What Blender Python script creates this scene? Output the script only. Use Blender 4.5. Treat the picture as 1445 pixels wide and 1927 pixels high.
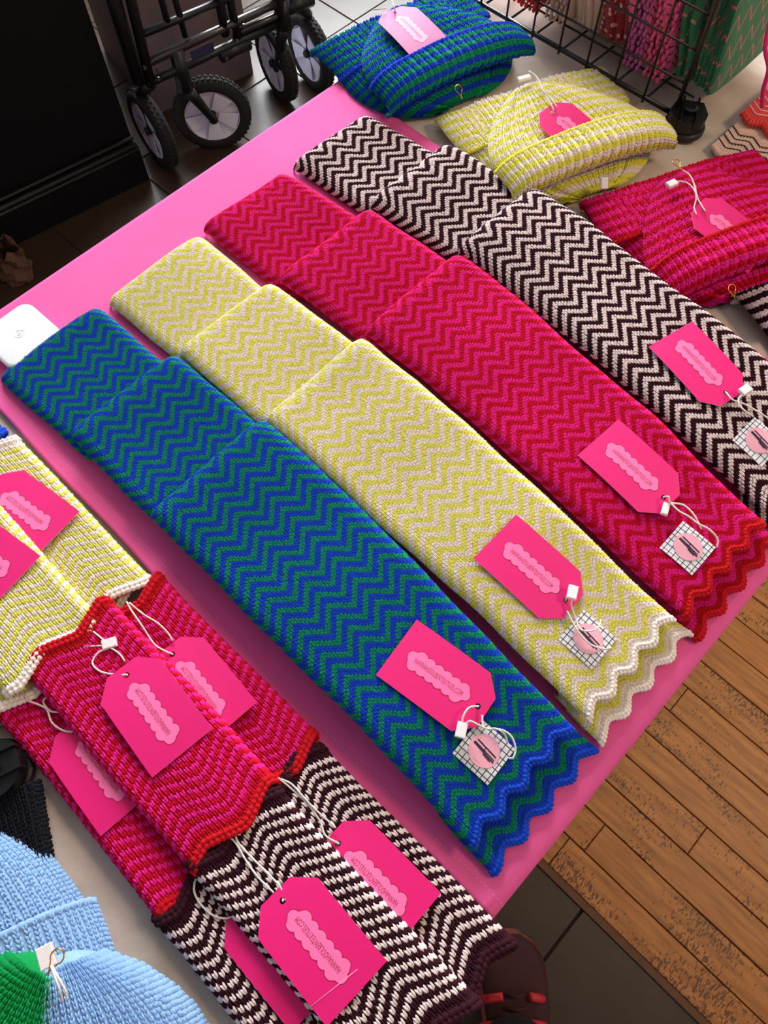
import bpy, math, random
import numpy as np
from mathutils import Matrix, Vector

for o in list(bpy.data.objects):
    bpy.data.objects.remove(o, do_unlink=True)
scene = bpy.context.scene
COL = scene.collection
rng = np.random.RandomState(7)
random.seed(7)

# ------------------------------------------------------------------ camera
TZ = 0.74                      # table top height
CAMZ = 1.42                    # camera height above the floor
PITCH = math.radians(65.0)
YAW = math.radians(44.0)       # the room's axes follow the table; the camera looks across it
FPX = 1447.0
cd = bpy.data.cameras.new('camera')
cd.sensor_fit = 'VERTICAL'
cd.sensor_height = 36.0
cd.lens = FPX / 1927.0 * 36.0
cd.clip_start = 0.02
cam = bpy.data.objects.new('camera', cd)
COL.objects.link(cam)
cam.location = (0, 0, CAMZ)
cam.rotation_euler = (math.pi / 2 - PITCH, 0, YAW)
scene.camera = cam

# ------------------------------------------------------------------ world, window light, exposure
w = bpy.data.worlds.new('world')
scene.world = w
w.use_nodes = True
w.node_tree.nodes['Background'].inputs['Color'].default_value = (0.88, 0.88, 0.95, 1)
w.node_tree.nodes['Background'].inputs['Strength'].default_value = 0.22


def V3(r, f, z):
    """metres to the right of / ahead of the camera's foot point, height"""
    c, s = math.cos(YAW), math.sin(YAW)
    return (r * c - f * s, r * s + f * c, z)


def area(name, loc, target, sx, sy, power, col):
    l = bpy.data.lights.new(name, 'AREA')
    l.shape = 'RECTANGLE'
    l.size, l.size_y = sx, sy
    l.energy = power
    l.color = col
    o = bpy.data.objects.new(name, l)
    COL.objects.link(o)
    o.location = loc
    o.rotation_euler = (Vector(target) - Vector(loc)).to_track_quat('-Z', 'Y').to_euler()
    return o


area('window_daylight', (-2.70, 2.25, 2.05), (-1.0, 1.35, 1.35), 1.8, 2.0, 330, (0.93, 0.965, 1.0))
area('overhead_fill_light', V3(-0.1, 1.15, 2.75), V3(-0.1, 1.05, 0.0), 1.6, 1.2, 6, (1.0, 0.95, 0.92))  # unseen overhead fill, added to brighten the upward-facing surfaces
area('ceiling_lamp_light', V3(1.7, 0.3, 2.6), V3(0.9, 0.1, 0.0), 0.5, 0.5, 24, (1.0, 0.72, 0.42))
vs_ = scene.view_settings
vs_.view_transform = 'Standard'
vs_.look = 'None'
vs_.gamma = 1.0
vs_.exposure = -0.18
vs_.use_curve_mapping = False

# ------------------------------------------------------------------ frames
TH = 0.0
E1 = np.array([math.cos(TH), math.sin(TH)])      # along the scarves, towards the table's front edge
E2 = np.array([-E1[1], E1[0]])                   # across the table, towards the wire rack
HD = np.array([-math.sin(YAW), math.cos(YAW), 0.0])
CA = np.array([math.cos(YAW), math.sin(YAW), 0.0])
CB = HD * math.sin(PITCH) + np.array([0, 0, math.cos(PITCH)])
CC = HD * math.cos(PITCH) - np.array([0, 0, math.sin(PITCH)])


def P(u, v, z=0.0, base=TZ):
    """world point at height base+z seen at photo position (u, v)"""
    d = (u - 722.5) * CA + (963.5 - v) * CB + FPX * CC
    k = (base + z - CAMZ) / d[2]
    return np.array([d[0] * k, d[1] * k, base + z])


def W(s, t, z=0.0, base=TZ):
    """table frame (metres) to world"""
    s, t, z = np.broadcast_arrays(np.asarray(s, float), np.asarray(t, float), np.asarray(z, float))
    return np.stack([s * E1[0] + t * E2[0], s * E1[1] + t * E2[1], base + z], -1)


def ST(p):
    return float(p[0] * E1[0] + p[1] * E1[1]), float(p[0] * E2[0] + p[1] * E2[1])


def lin(r, g, b):
    f = lambda c: (c / 255.0 / 12.92) if c <= 10.3 else ((c / 255.0 + 0.055) / 1.055) ** 2.4
    return (f(r), f(g), f(b), 1.0)


# ------------------------------------------------------------------ materials
MATS = {}


def base_mat(name):
    m = bpy.data.materials.new(name)
    m.use_nodes = True
    nt = m.node_tree
    return m, nt, nt.nodes['Principled BSDF']


def mat(name, col, rough=0.6, metal=0.0, var=0.0, vscale=60.0, bump=0.0, bscale=400.0, sheen=0.0, coat=0.0, spec=0.5,
        stretch=None):
    if name in MATS:
        return MATS[name]
    m, nt, bs = base_mat(name)
    c = lin(*col)
    bs.inputs['Base Color'].default_value = c
    bs.inputs['Roughness'].default_value = rough
    bs.inputs['Metallic'].default_value = metal
    bs.inputs['Specular IOR Level'].default_value = spec
    if sheen:
        bs.inputs['Sheen Weight'].default_value = sheen
        bs.inputs['Sheen Roughness'].default_value = 0.5
        bs.inputs['Sheen Tint'].default_value = c
    if coat:
        bs.inputs['Coat Weight'].default_value = coat
    if var or bump:
        tc = nt.nodes.new('ShaderNodeTexCoord')
        src = tc.outputs['Object']
        if stretch:
            mp = nt.nodes.new('ShaderNodeMapping')
            mp.inputs['Scale'].default_value = stretch
            nt.links.new(src, mp.inputs['Vector'])
            src = mp.outputs['Vector']
    if var:
        n = nt.nodes.new('ShaderNodeTexNoise')
        n.inputs['Scale'].default_value = vscale
        n.inputs['Detail'].default_value = 4
        nt.links.new(src, n.inputs['Vector'])
        r = nt.nodes.new('ShaderNodeMapRange')
        r.inputs['From Min'].default_value = 0.3
        r.inputs['From Max'].default_value = 0.7
        r.inputs['To Min'].default_value = 1 - var
        r.inputs['To Max'].default_value = 1 + var
        nt.links.new(n.outputs['Fac'], r.inputs['Value'])
        mx = nt.nodes.new('ShaderNodeVectorMath')
        mx.operation = 'SCALE'
        mx.inputs[0].default_value = c[:3]
        nt.links.new(r.outputs['Result'], mx.inputs['Scale'])
        nt.links.new(mx.outputs['Vector'], bs.inputs['Base Color'])
    if bump:
        n = nt.nodes.new('ShaderNodeTexNoise')
        n.inputs['Scale'].default_value = bscale
        n.inputs['Detail'].default_value = 3
        nt.links.new(src, n.inputs['Vector'])
        b = nt.nodes.new('ShaderNodeBump')
        b.inputs['Strength'].default_value = bump
        b.inputs['Distance'].default_value = 0.002
        nt.links.new(n.outputs['Fac'], b.inputs['Height'])
        nt.links.new(b.outputs['Normal'], bs.inputs['Normal'])
    MATS[name] = m
    return m


def yarn(name, col):
    return mat('yarn_' + name, col, rough=0.9, var=0.16, vscale=900, bump=0.35, bscale=1500, sheen=0.25, spec=0.2)


Y_BLUE = yarn('blue', (22, 70, 198))
Y_GREEN = yarn('green', (14, 142, 98))
Y_YELLOW = yarn('yellow', (238, 232, 96))
Y_CREAM = yarn('cream', (248, 234, 224))
Y_RED = yarn('red', (206, 6, 48))
Y_SCARLET = yarn('scarlet', (196, 14, 30))
Y_PINK = yarn('pink', (238, 36, 142))
Y_MAROON = yarn('maroon', (52, 14, 28))
Y_PALE = yarn('pale', (242, 222, 220))
Y_SKY = yarn('sky_blue', (150, 188, 232))
Y_GRASS = yarn('grass_green', (14, 150, 76))
Y_BLACK = yarn('black', (22, 22, 30))
M_CLOTH = mat('pink_cotton', (240, 96, 164), rough=0.85, var=0.05, vscale=9, bump=0.12, bscale=1600, sheen=0.15, spec=0.25)
M_BEIGE = mat('beige_cotton', (204, 188, 176), rough=0.95, var=0.09, vscale=26, bump=0.5, bscale=60, sheen=0.2, spec=0.15)
M_THREAD = mat('pale_pink_thread', (240, 160, 200), rough=0.8)
M_TAG = mat('pink_card', (232, 18, 118), rough=0.55, spec=0.4)
M_CLOUD = mat('light_pink_print', (255, 116, 178), rough=0.55)
M_INK = mat('crimson_ink', (182, 4, 62), rough=0.6)
M_EDGE = mat('pale_card_edge', (250, 180, 210), rough=0.7)
M_STRING = mat('white_cotton_string', (238, 230, 222), rough=0.8, bump=0.5, bscale=1400, spec=0.2)
M_CLASP = mat('white_plastic', (244, 236, 236), rough=0.35)
M_GOLD = mat('gold_pin', (212, 160, 70), rough=0.25, metal=1.0)
M_LABEL = mat('white_woven_label', (240, 240, 246), rough=0.8, bump=0.3, bscale=2500)
M_LABPINK = mat('pink_woven_disc', (248, 176, 196), rough=0.8, bump=0.3, bscale=2500)
M_NAVY = mat('navy_thread', (26, 26, 52), rough=0.8)
M_BLACKP = mat('black_plastic', (14, 14, 16), rough=0.4)
M_BLACKM = mat('black_enamel', (16, 15, 17), rough=0.35, spec=0.5)
M_CHROME = mat('dull_chrome', (150, 140, 130), rough=0.25, metal=1.0)
M_RUBBER = mat('black_rubber', (24, 21, 20), rough=0.85, bump=0.3, bscale=200)
M_HUB = mat('pale_grey_hub', (226, 226, 240), rough=0.5)
M_WHITE = mat('white_gloss_plastic', (246, 248, 252), rough=0.3)
M_GREYMARK = mat('grey_mark', (208, 212, 220), rough=0.5)
M_CABINET = mat('black_paint', (6, 7, 10), rough=0.7, spec=0.2, bump=0.05, bscale=30)
M_TILE = mat('slate_tile', (58, 42, 30), rough=0.34, var=0.12, vscale=12, bump=0.06, bscale=80)
M_GROUT = mat('dark_grout', (30, 25, 20), rough=0.95)


# ------------------------------------------------------------------ object helpers
RM = {}


def put(o, parent):
    COL.objects.link(o)
    if parent is not None:
        o.parent = parent
    return o


def tag(o, label=None, cat=None, group=None, kind=None):
    if label: o['label'] = label
    if cat: o['category'] = cat
    if group: o['group'] = group
    if kind: o['kind'] = kind
    return o


def root(name, loc, label, cat, group=None, rz=0.0):
    o = bpy.data.objects.new(name, None)
    o.empty_display_size = 0.02
    put(o, None)
    o.location = tuple(float(x) for x in loc)
    o.rotation_euler = (0, 0, rz)
    RM[o] = np.array(Matrix.Translation(o.location) @ Matrix.Rotation(rz, 4, 'Z'))
    return tag(o, label, cat, group)


def inv_of(parent):
    p = parent
    while p is not None and p not in RM:
        p = p.parent
    return np.linalg.inv(RM[p]) if p is not None else np.eye(4)


def mesh(name, V, faces, mats, midx=None, smooth=True):
    me = bpy.data.meshes.new(name)
    V = np.asarray(V, float).reshape(-1, 3)
    if isinstance(faces, (list, tuple)) and len(faces) and isinstance(faces[0], np.ndarray):
        groups = [f for f in faces if len(f)]
        loops = np.concatenate([f.reshape(-1) for f in groups]).astype(np.int32)
        tot = np.concatenate([np.full(len(f), f.shape[1]) for f in groups]).astype(np.int32)
    else:
        loops = np.array([i for f in faces for i in f], np.int32)
        tot = np.array([len(f) for f in faces], np.int32)
    me.vertices.add(len(V))
    me.vertices.foreach_set('co', V.astype(np.float32).reshape(-1))
    me.loops.add(len(loops))
    me.loops.foreach_set('vertex_index', loops)
    me.polygons.add(len(tot))
    st = np.concatenate([[0], np.cumsum(tot)[:-1]]).astype(np.int32)
    me.polygons.foreach_set('loop_start', st)
    me.polygons.foreach_set('loop_total', tot)
    for m in (mats if isinstance(mats, (list, tuple)) else [mats]):
        me.materials.append(m)
    if midx is not None:
        me.polygons.foreach_set('material_index', np.asarray(midx, np.int32))
    me.polygons.foreach_set('use_smooth', np.full(len(tot), bool(smooth)))
    me.update(calc_edges=True)
    me.validate()
    return me


def part(name, parent, V, faces, mats, midx=None, smooth=True, label=None, kind=None):
    """V in world coordinates"""
    V = np.asarray(V, float).reshape(-1, 3)
    M = inv_of(parent)
    V = V @ M[:3, :3].T + M[:3, 3]
    o = bpy.data.objects.new(name, mesh(name, V, faces, mats, midx, smooth))
    put(o, parent)
    if label: o['label'] = label
    if kind: o['kind'] = kind
    return o


class MB:
    """collects shapes (world coordinates) for one mesh"""

    def __init__(self):
        self.V, self.F, self.n = [], [], 0

    def add(self, V, F):
        V = np.asarray(V, float).reshape(-1, 3)
        self.F += [tuple(int(i) + self.n for i in f) for f in F]
        self.V.append(V)
        self.n += len(V)
        return self

    def box(self, c, ax, ay, az):
        """centre and three half-axis vectors"""
        c, ax, ay, az = map(lambda q: np.asarray(q, float), (c, ax, ay, az))
        V = [c + i * ax + j * ay + k * az for i in (-1, 1) for j in (-1, 1) for k in (-1, 1)]
        return self.add(V, [(0, 1, 3, 2), (4, 6, 7, 5), (0, 4, 5, 1), (2, 3, 7, 6), (0, 2, 6, 4), (1, 5, 7, 3)])

    def prism(self, pts, h):
        """pts (n,3) outline and extrusion vector"""
        pts = np.asarray(pts, float)
        n = len(pts)
        V = np.concatenate([pts, pts + np.asarray(h, float)])
        F = [tuple(range(n - 1, -1, -1)), tuple(range(n, 2 * n))] + [(i, (i + 1) % n, n + (i + 1) % n, n + i) for i in range(n)]
        return self.add(V, F)

    def tube(self, pts, r, seg=8, closed=False, cap=True, up=(0, 0, 1)):
        pts = np.asarray(pts, float)
        n = len(pts)
        r = np.broadcast_to(np.asarray(r, float), (n,))
        if closed:
            T = np.roll(pts, -1, 0) - np.roll(pts, 1, 0)
        else:
            T = np.gradient(pts, axis=0)
        T /= np.linalg.norm(T, axis=1)[:, None] + 1e-12
        N = np.zeros_like(T)
        u = np.asarray(up, float)
        if abs(T[0] @ u) > 0.95:
            u = np.array([1.0, 0, 0])
        a = u - T[0] * (u @ T[0])
        N[0] = a / np.linalg.norm(a)
        for i in range(1, n):
            a = N[i - 1] - T[i] * (N[i - 1] @ T[i])
            N[i] = a / (np.linalg.norm(a) + 1e-12)
        B = np.cross(T, N)
        an = np.arange(seg) * 2 * math.pi / seg
        V = (pts[:, None] + r[:, None, None] * (np.cos(an)[None, :, None] * N[:, None] + np.sin(an)[None, :, None] * B[:, None])).reshape(-1, 3)
        F = []
        for i in range(n if closed else n - 1):
            j = (i + 1) % n
            for k in range(seg):
                l = (k + 1) % seg
                F.append((i * seg + k, i * seg + l, j * seg + l, j * seg + k))
        if cap and not closed:
            F.append(tuple(range(seg - 1, -1, -1)))
            F.append(tuple((n - 1) * seg + k for k in range(seg)))
        return self.add(V, F)

    def lathe(self, c, axis, prof, seg=24, cap=True):
        """prof: list of (radius, height along axis), closed outline not needed"""
        axis = np.asarray(axis, float)
        axis /= np.linalg.norm(axis)
        a = np.array([1.0, 0, 0]) if abs(axis[0]) < 0.9 else np.array([0, 1.0, 0])
        x = np.cross(axis, a)
        x /= np.linalg.norm(x)
        y = np.cross(axis, x)
        V = []
        for (r, h) in prof:
            for k in range(seg):
                t = 2 * math.pi * k / seg
                V.append(np.asarray(c) + axis * h + r * (x * math.cos(t) + y * math.sin(t)))
        F = []
        m = len(prof)
        for i in range(m - 1):
            for k in range(seg):
                l = (k + 1) % seg
                F.append((i * seg + k, i * seg + l, (i + 1) * seg + l, (i + 1) * seg + k))
        if cap:
            F.append(tuple(range(seg - 1, -1, -1)))
            F.append(tuple((m - 1) * seg + k for k in range(seg)))
        return self.add(V, F)

    def grid(self, G):
        """G (n,m,3)"""
        n, m = G.shape[:2]
        F = [(i * m + j, (i + 1) * m + j, (i + 1) * m + j + 1, i * m + j + 1) for i in range(n - 1) for j in range(m - 1)]
        return self.add(G.reshape(-1, 3), F)

    def out(self, name, parent, m, smooth=False, label=None, kind=None, midx=None):
        return part(name, parent, np.concatenate(self.V), self.F, m, midx, smooth, label, kind)


def single(o, label, cat, group=None, kind=None):
    return tag(o, label, cat, group, kind)


def spline(pts, n=10):
    p = np.asarray(pts, float)
    p = np.concatenate([[2 * p[0] - p[1]], p, [2 * p[-1] - p[-2]]])
    out = []
    for i in range(1, len(p) - 2):
        for k in range(n):
            t = k / n
            a, b, c, d = p[i - 1], p[i], p[i + 1], p[i + 2]
            out.append(0.5 * (2 * b + (c - a) * t + (2 * a - 5 * b + 4 * c - d) * t * t + (3 * b - a - 3 * c + d) * t ** 3))
    out.append(p[-2])
    return np.array(out)


def tri(x):
    """triangle wave, period 1, range -1..1, slightly rounded; peak at integers"""
    f = np.abs((np.asarray(x, float) % 1.0) - 0.5) * 4 - 1
    return np.sin(f * math.pi / 2) * 0.25 + f * 0.75


# ------------------------------------------------------------------ knitting
def knit(parent, surf, us, vs, colour, yarns, wst, hst, base_name, sub_name='stitches', height=0.42, leg=0.215, lenf=0.64, base_col=None,
         flip=1.0, jit=0.10, base=True, lift=0.0, keep=None, vdir=1.0, splay=0.27, warp=None):
    """us, vs: stitch centres (1-D). surf(u, v) -> (..., 3) world. colour(i, j) -> yarn index array.
    Real stitches: every stitch is two slanted lobes of yarn lying on a knitted ground sheet."""
    nu, nv = len(us), len(vs)
    I, J = np.meshgrid(np.arange(nu), np.arange(nv), indexing='ij')
    ci = np.asarray(colour(I, J), int)
    du = np.gradient(us)
    dv = np.gradient(vs)
    host = None

    def at(U, V, H):
        e = 2e-4 * (abs(us[-1] - us[0]) / 0.1 if abs(us[-1] - us[0]) > 0.5 else 1)
        p = surf(U, V)
        a = surf(U + e, V) - surf(U - e, V)
        b = surf(U, V + e) - surf(U, V - e)
        n = np.cross(a, b)
        n /= np.linalg.norm(n, axis=-1)[..., None] + 1e-15
        return p + n * (flip * H)[..., None]

    if base:
        ue = np.concatenate([[us[0] - du[0] / 2], (us[1:] + us[:-1]) / 2, [us[-1] + du[-1] / 2]])
        ve = np.concatenate([[vs[0] - dv[0] / 2], (vs[1:] + vs[:-1]) / 2, [vs[-1] + dv[-1] / 2]])
        UU, VV = np.meshgrid(ue, ve, indexing='ij')
        if warp is not None:
            VV = VV + warp(UU, VV)
        G = at(UU, VV, np.full(UU.shape, lift - 0.0003))
        a = (I * (nv + 1) + J).reshape(-1)
        q = np.stack([a, a + nv + 1, a + nv + 2, a + 1], -1)
        if flip * vdir < 0:
            q = q[:, ::-1]
        host = part(base_name, parent, G.reshape(-1, 3), [q], yarns, ci.reshape(-1) if base_col is None else np.where(ci.reshape(-1) == 2, 2, base_col))
    else:
        host = parent
    sel = np.ones(I.shape, bool) if keep is None else keep(I, J)
    i, j, c = I[sel], J[sel], ci[sel]
    N = len(i)
    u0 = us[i] + du[i] * jit * rng.uniform(-1, 1, N)
    v0 = vs[j] + dv[j] * jit * rng.uniform(-1, 1, N)
    if warp is not None:
        v0 = v0 + warp(us[i], vs[j])          # whole stitches step from column to column
    su, sv = np.abs(du[i]), np.abs(dv[j])
    Vl, Q, T, mid_q, mid_t = [], [], [], [], []
    off = 0
    ks = [(-1.0, None), (-0.42, 1.0), (0.38, 0.95), (1.0, None)]
    for sg in (-1.0, 1.0):
        blk_u, blk_v, blk_h = [], [], []
        hz = height * wst * rng.uniform(0.75, 1.2, N)
        for f, hh in ks:
            mu = u0 + sg * su * (splay - 0.055 - 0.10 * f)
            mv = v0 + vdir * f * lenf * sv
            if hh is None:
                blk_u.append(mu); blk_v.append(mv); blk_h.append(np.full(N, 0.0001))
            else:
                for q_, hq in ((-1, 0.0), (0, hh), (1, 0.0)):
                    blk_u.append(mu + q_ * leg * su); blk_v.append(mv); blk_h.append(np.maximum(hz * hq, 0.0001))
        U = np.stack(blk_u, 1); V = np.stack(blk_v, 1); H = np.stack(blk_h, 1) + lift
        Vl.append(at(U, V, H).reshape(-1, 3))
        b = off + np.arange(N)[:, None] * 8
        quads = np.concatenate([b + np.array([1, 2, 5, 4]), b + np.array([2, 3, 6, 5])])
        tris = np.concatenate([b + np.array([0, 2, 1]), b + np.array([0, 3, 2]), b + np.array([4, 5, 7]), b + np.array([5, 6, 7])])
        if flip * vdir < 0:
            quads, tris = quads[:, ::-1], tris[:, ::-1]
        Q.append(quads); T.append(tris)
        mid_q.append(np.tile(c, 2)); mid_t.append(np.tile(c, 4))
        off += N * 8
    o = part(sub_name, host, np.concatenate(Vl), [np.concatenate(Q), np.concatenate(T)], yarns,
             np.concatenate(mid_q + mid_t), kind='stuff')
    return host


def fuzz(host, surf, u, v, flip, mats, midx, length=0.0032, wd=0.00011, r_=None):
    """fine curved fibres standing off a knitted surface (u, v: root positions)"""
    r_ = r_ or rng
    n = len(u)
    e = 2e-4
    p = surf(u, v)
    a = surf(u + e, v) - surf(u - e, v)
    b = surf(u, v + e) - surf(u, v - e)
    nn = np.cross(a, b)
    nn /= np.linalg.norm(nn, axis=-1)[:, None] + 1e-15
    nn *= flip
    a /= np.linalg.norm(a, axis=-1)[:, None] + 1e-15
    b /= np.linalg.norm(b, axis=-1)[:, None] + 1e-15
    th = r_.uniform(0, 2 * math.pi, n)[:, None]
    tg = a * np.cos(th) + b * np.sin(th)
    L = (length * r_.uniform(0.4, 1.2, n))[:, None]
    p0 = p + nn * 0.0004
    p1 = p0 + (nn * 0.75 + tg * 0.5) * L * 0.55
    p2 = p1 + (nn * r_.uniform(-0.3, 0.6, n)[:, None] + tg * 0.9) * L * 0.6
    sd = np.cross(tg, nn) * wd
    V = np.stack([p0 - sd, p0 + sd, p1 - sd, p1 + sd, p2], 1).reshape(-1, 3)
    k = np.arange(n)[:, None] * 5
    q = k + np.array([0, 1, 3, 2])
    t = k + np.array([2, 3, 4])
    return part('fuzz', host, V, [q, t], mats, np.concatenate([midx, midx]), kind='stuff')


def lumpy(pts, r, n_per, amp=0.18, seg=7):
    """rope-like edging along pts"""
    p = np.asarray(pts)
    d = np.concatenate([[0], np.cumsum(np.linalg.norm(np.diff(p, axis=0), axis=1))])
    k = max(6, int(d[-1] / n_per * 4))
    x = np.linspace(0, d[-1], k)
    q = np.stack([np.interp(x, d, p[:, a]) for a in range(3)], -1)
    rr = r * (1 + amp * np.sin(x / n_per * 2 * math.pi) + 0.06 * rng.randn(k))
    return q, rr

# ================================================================== THE SETTING
def wood_material():
    m, nt, bs = base_mat('worn_oak')
    N, L = nt.nodes.new, nt.links.new
    tc = N('ShaderNodeTexCoord')
    oi = N('ShaderNodeObjectInfo')
    mp = N('ShaderNodeMapping'); mp.inputs['Scale'].default_value = (3, 26, 8)
    ad = N('ShaderNodeVectorMath'); ad.operation = 'ADD'
    ml = N('ShaderNodeVectorMath'); ml.operation = 'SCALE'; ml.inputs['Scale'].default_value = 37.0
    cv = N('ShaderNodeCombineXYZ')
    for k in 'XYZ': L(oi.outputs['Random'], cv.inputs[k])
    L(cv.outputs[0], ml.inputs[0]); L(tc.outputs['Object'], ad.inputs[0]); L(ml.outputs[0], ad.inputs[1])
    L(ad.outputs[0], mp.inputs['Vector'])
    n1 = N('ShaderNodeTexNoise'); n1.inputs['Scale'].default_value = 4; n1.inputs['Detail'].default_value = 6
    L(mp.outputs[0], n1.inputs['Vector'])
    r1 = N('ShaderNodeValToRGB')
    r1.color_ramp.elements[0].position = 0.3; r1.color_ramp.elements[0].color = lin(142, 84, 32)
    r1.color_ramp.elements[1].position = 0.75; r1.color_ramp.elements[1].color = lin(194, 126, 58)
    L(n1.outputs['Fac'], r1.inputs['Fac'])
    # patches of wear
    n2 = N('ShaderNodeTexNoise'); n2.inputs['Scale'].default_value = 9; n2.inputs['Detail'].default_value = 3
    mp2 = N('ShaderNodeMapping'); mp2.inputs['Scale'].default_value = (0.55, 1.3, 1)
    L(ad.outputs[0], mp2.inputs['Vector']); L(mp2.outputs[0], n2.inputs['Vector'])
    # short dark nicks
    n3 = N('ShaderNodeTexNoise'); n3.inputs['Scale'].default_value = 150; n3.inputs['Detail'].default_value = 2
    mp3 = N('ShaderNodeMapping'); mp3.inputs['Scale'].default_value = (2.2, 0.9, 1); mp3.inputs['Rotation'].default_value = (0, 0, 0.5)
    L(ad.outputs[0], mp3.inputs['Vector']); L(mp3.outputs[0], n3.inputs['Vector'])
    th = N('ShaderNodeMapRange'); th.inputs['From Min'].default_value = 0.36; th.inputs['From Max'].default_value = 0.64
    th.inputs['To Min'].default_value = 0.80; th.inputs['To Max'].default_value = 0.49
    L(n2.outputs['Fac'], th.inputs['Value'])
    sb = N('ShaderNodeMath'); sb.operation = 'SUBTRACT'
    L(n3.outputs['Fac'], sb.inputs[0]); L(th.outputs[0], sb.inputs[1])
    mg = N('ShaderNodeMapRange'); mg.inputs['From Min'].default_value = 0.0; mg.inputs['From Max'].default_value = 0.06
    mg.inputs['To Max'].default_value = 0.85
    L(sb.outputs[0], mg.inputs['Value'])
    mx = N('ShaderNodeMix'); mx.data_type = 'RGBA'
    L(mg.outputs[0], mx.inputs['Factor']); L(r1.outputs[0], mx.inputs['A']); mx.inputs['B'].default_value = lin(66, 36, 14)
    L(mx.outputs['Result'], bs.inputs['Base Color'])
    bs.inputs['Roughness'].default_value = 0.45
    b = N('ShaderNodeBump'); b.inputs['Strength'].default_value = 0.15; b.inputs['Distance'].default_value = 0.001
    L(n1.outputs['Fac'], b.inputs['Height']); L(b.outputs[0], bs.inputs['Normal'])
    return m


M_WOOD = wood_material()
EZ = np.array([0, 0, 1.0])
e1v = np.array([E1[0], E1[1], 0])
e2v = np.array([E2[0], E2[1], 0])
T_EDGE = 0.195          # where the boards meet the tiles
S_EDGE = -0.40

fl = MB().box(W(-0.6, 0.4, -0.0225, 0), e1v * 3.4, e2v * 3.4, EZ * 0.02).out('floor', None, M_GROUT)
fl['kind'] = 'structure'
RM[fl] = np.eye(4)
# slate tiles
TS = 0.27


def rounded_slab(hx, hy, z0, z1, b):
    V, F = [], []
    for (x, y, z) in ((hx, hy, z0), (hx, hy, z1 - b), (hx - b, hy - b, z1)):
        V += [(-x, -y, z), (x, -y, z), (x, y, z), (-x, y, z)]
    for k in (0, 4):
        F += [(k + i, k + (i + 1) % 4, k + 4 + (i + 1) % 4, k + 4 + i) for i in range(4)]
    F.append((8, 9, 10, 11))
    return np.array(V, float), F


tv, tf = rounded_slab(TS / 2 - 0.0014, TS / 2 - 0.0014, -0.012, 0.0, 0.0015)
tile_me = mesh('tile', tv, tf, M_TILE, smooth=False)
for a in range(-10, 5):
    for b in range(-8, 10):
        s, t = 0.275 + TS * (a + 0.5), T_EDGE + TS * (b + 0.5)
        if t > T_EDGE and s > S_EDGE - 0.14:
            continue
        o = bpy.data.objects.new('tile', tile_me)
        put(o, fl)
        p = W(s, t, 0, 0)
        o.location = (p[0], p[1], rng.uniform(-0.0008, 0.0004))
        o.rotation_euler = (0, 0, TH)
# oak boards
PW = 0.0585
k = 0
t = T_EDGE + 0.002
while t < 1.35:
    s = S_EDGE - rng.uniform(0, 0.4)
    while s < 1.25:
        ln = rng.uniform(0.45, 0.95)
        pv, pf = rounded_slab(ln / 2 - 0.0007, PW / 2 - 0.0009, -0.012, 0.0, 0.0012)
        a0 = max(s, S_EDGE)
        c = (s + s + ln) / 2
        if s + ln > S_EDGE:
            pv[:, 0] = np.maximum(pv[:, 0], a0 - c)
            o = bpy.data.objects.new('plank', mesh('plank', pv, pf, M_WOOD, smooth=False))
            put(o, fl)
            p = W(c, t + PW / 2, 0, 0)
            o.location = (p[0], p[1], 0.004 + rng.uniform(-0.0004, 0.0004))
            o.rotation_euler = (0, 0, TH)
        s += ln
    t += PW
th_ = MB().box(W(0.42, T_EDGE - 0.004, -0.003, 0), e1v * 0.82, e2v * 0.006, EZ * 0.008).out(
    'trim_1', None, mat('dark_oak_edge', (92, 56, 26), rough=0.6, var=0.2, vscale=60))
th_['kind'] = 'structure'

# painted walls of the shop with the tall window the daylight comes through
M_WALL = mat('white_wall_paint', (206, 204, 204), rough=0.9, var=0.02, vscale=3)
XL, XR, YL, YR, WH = -2.85, 2.7, -2.5, 3.45, 3.1
WT0, WT1, WZ0, WZ1 = 1.30, 3.20, 0.95, 3.0


def wall(nm, boxes):
    m = MB()
    for (x0, x1, y0, y1, z0, z1) in boxes:
        m.box(((x0 + x1) / 2, (y0 + y1) / 2, (z0 + z1) / 2), ((x1 - x0) / 2, 0, 0), (0, (y1 - y0) / 2, 0), (0, 0, (z1 - z0) / 2))
    o = m.out(nm, None, M_WALL)
    o['kind'] = 'structure'
    return o


wall('wall_far', [(XL - 0.12, XL, YL, WT0, 0, WH), (XL - 0.12, XL, WT1, YR, 0, WH), (XL - 0.12, XL, WT0, WT1, 0, WZ0), (XL - 0.12, XL, WT0, WT1, WZ1, WH)])
wall('wall_right', [(XL - 0.12, XR, YR, YR + 0.12, 0, WH)])
wall('wall_left', [(XL - 0.12, XR, YL - 0.12, YL, 0, WH)])
wall('wall_near', [(XR, XR + 0.12, YL - 0.12, YR + 0.12, 0, WH)])
wn = bpy.data.objects.new('window_1', None)
put(wn, None)
wn['kind'] = 'structure'
RM[wn] = np.eye(4)
M_FRAME = mat('white_window_paint', (226, 226, 224), rough=0.5)
for (y0, y1, z0, z1) in ((WT0, WT0 + 0.06, WZ0, WZ1), (WT1 - 0.06, WT1, WZ0, WZ1), (WT0, WT1, WZ0, WZ0 + 0.06), (WT0, WT1, WZ1 - 0.06, WZ1), (2.22, 2.28, WZ0, WZ1)):
    MB().box((XL - 0.06, (y0 + y1) / 2, (z0 + z1) / 2), (0.03, 0, 0), (0, (y1 - y0) / 2, 0), (0, 0, (z1 - z0) / 2)).out('window_frame', wn, M_FRAME)
m_, nt_, bs_ = base_mat('window_glass')
bs_.inputs['Transmission Weight'].default_value = 1.0
bs_.inputs['Roughness'].default_value = 0.0
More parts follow.
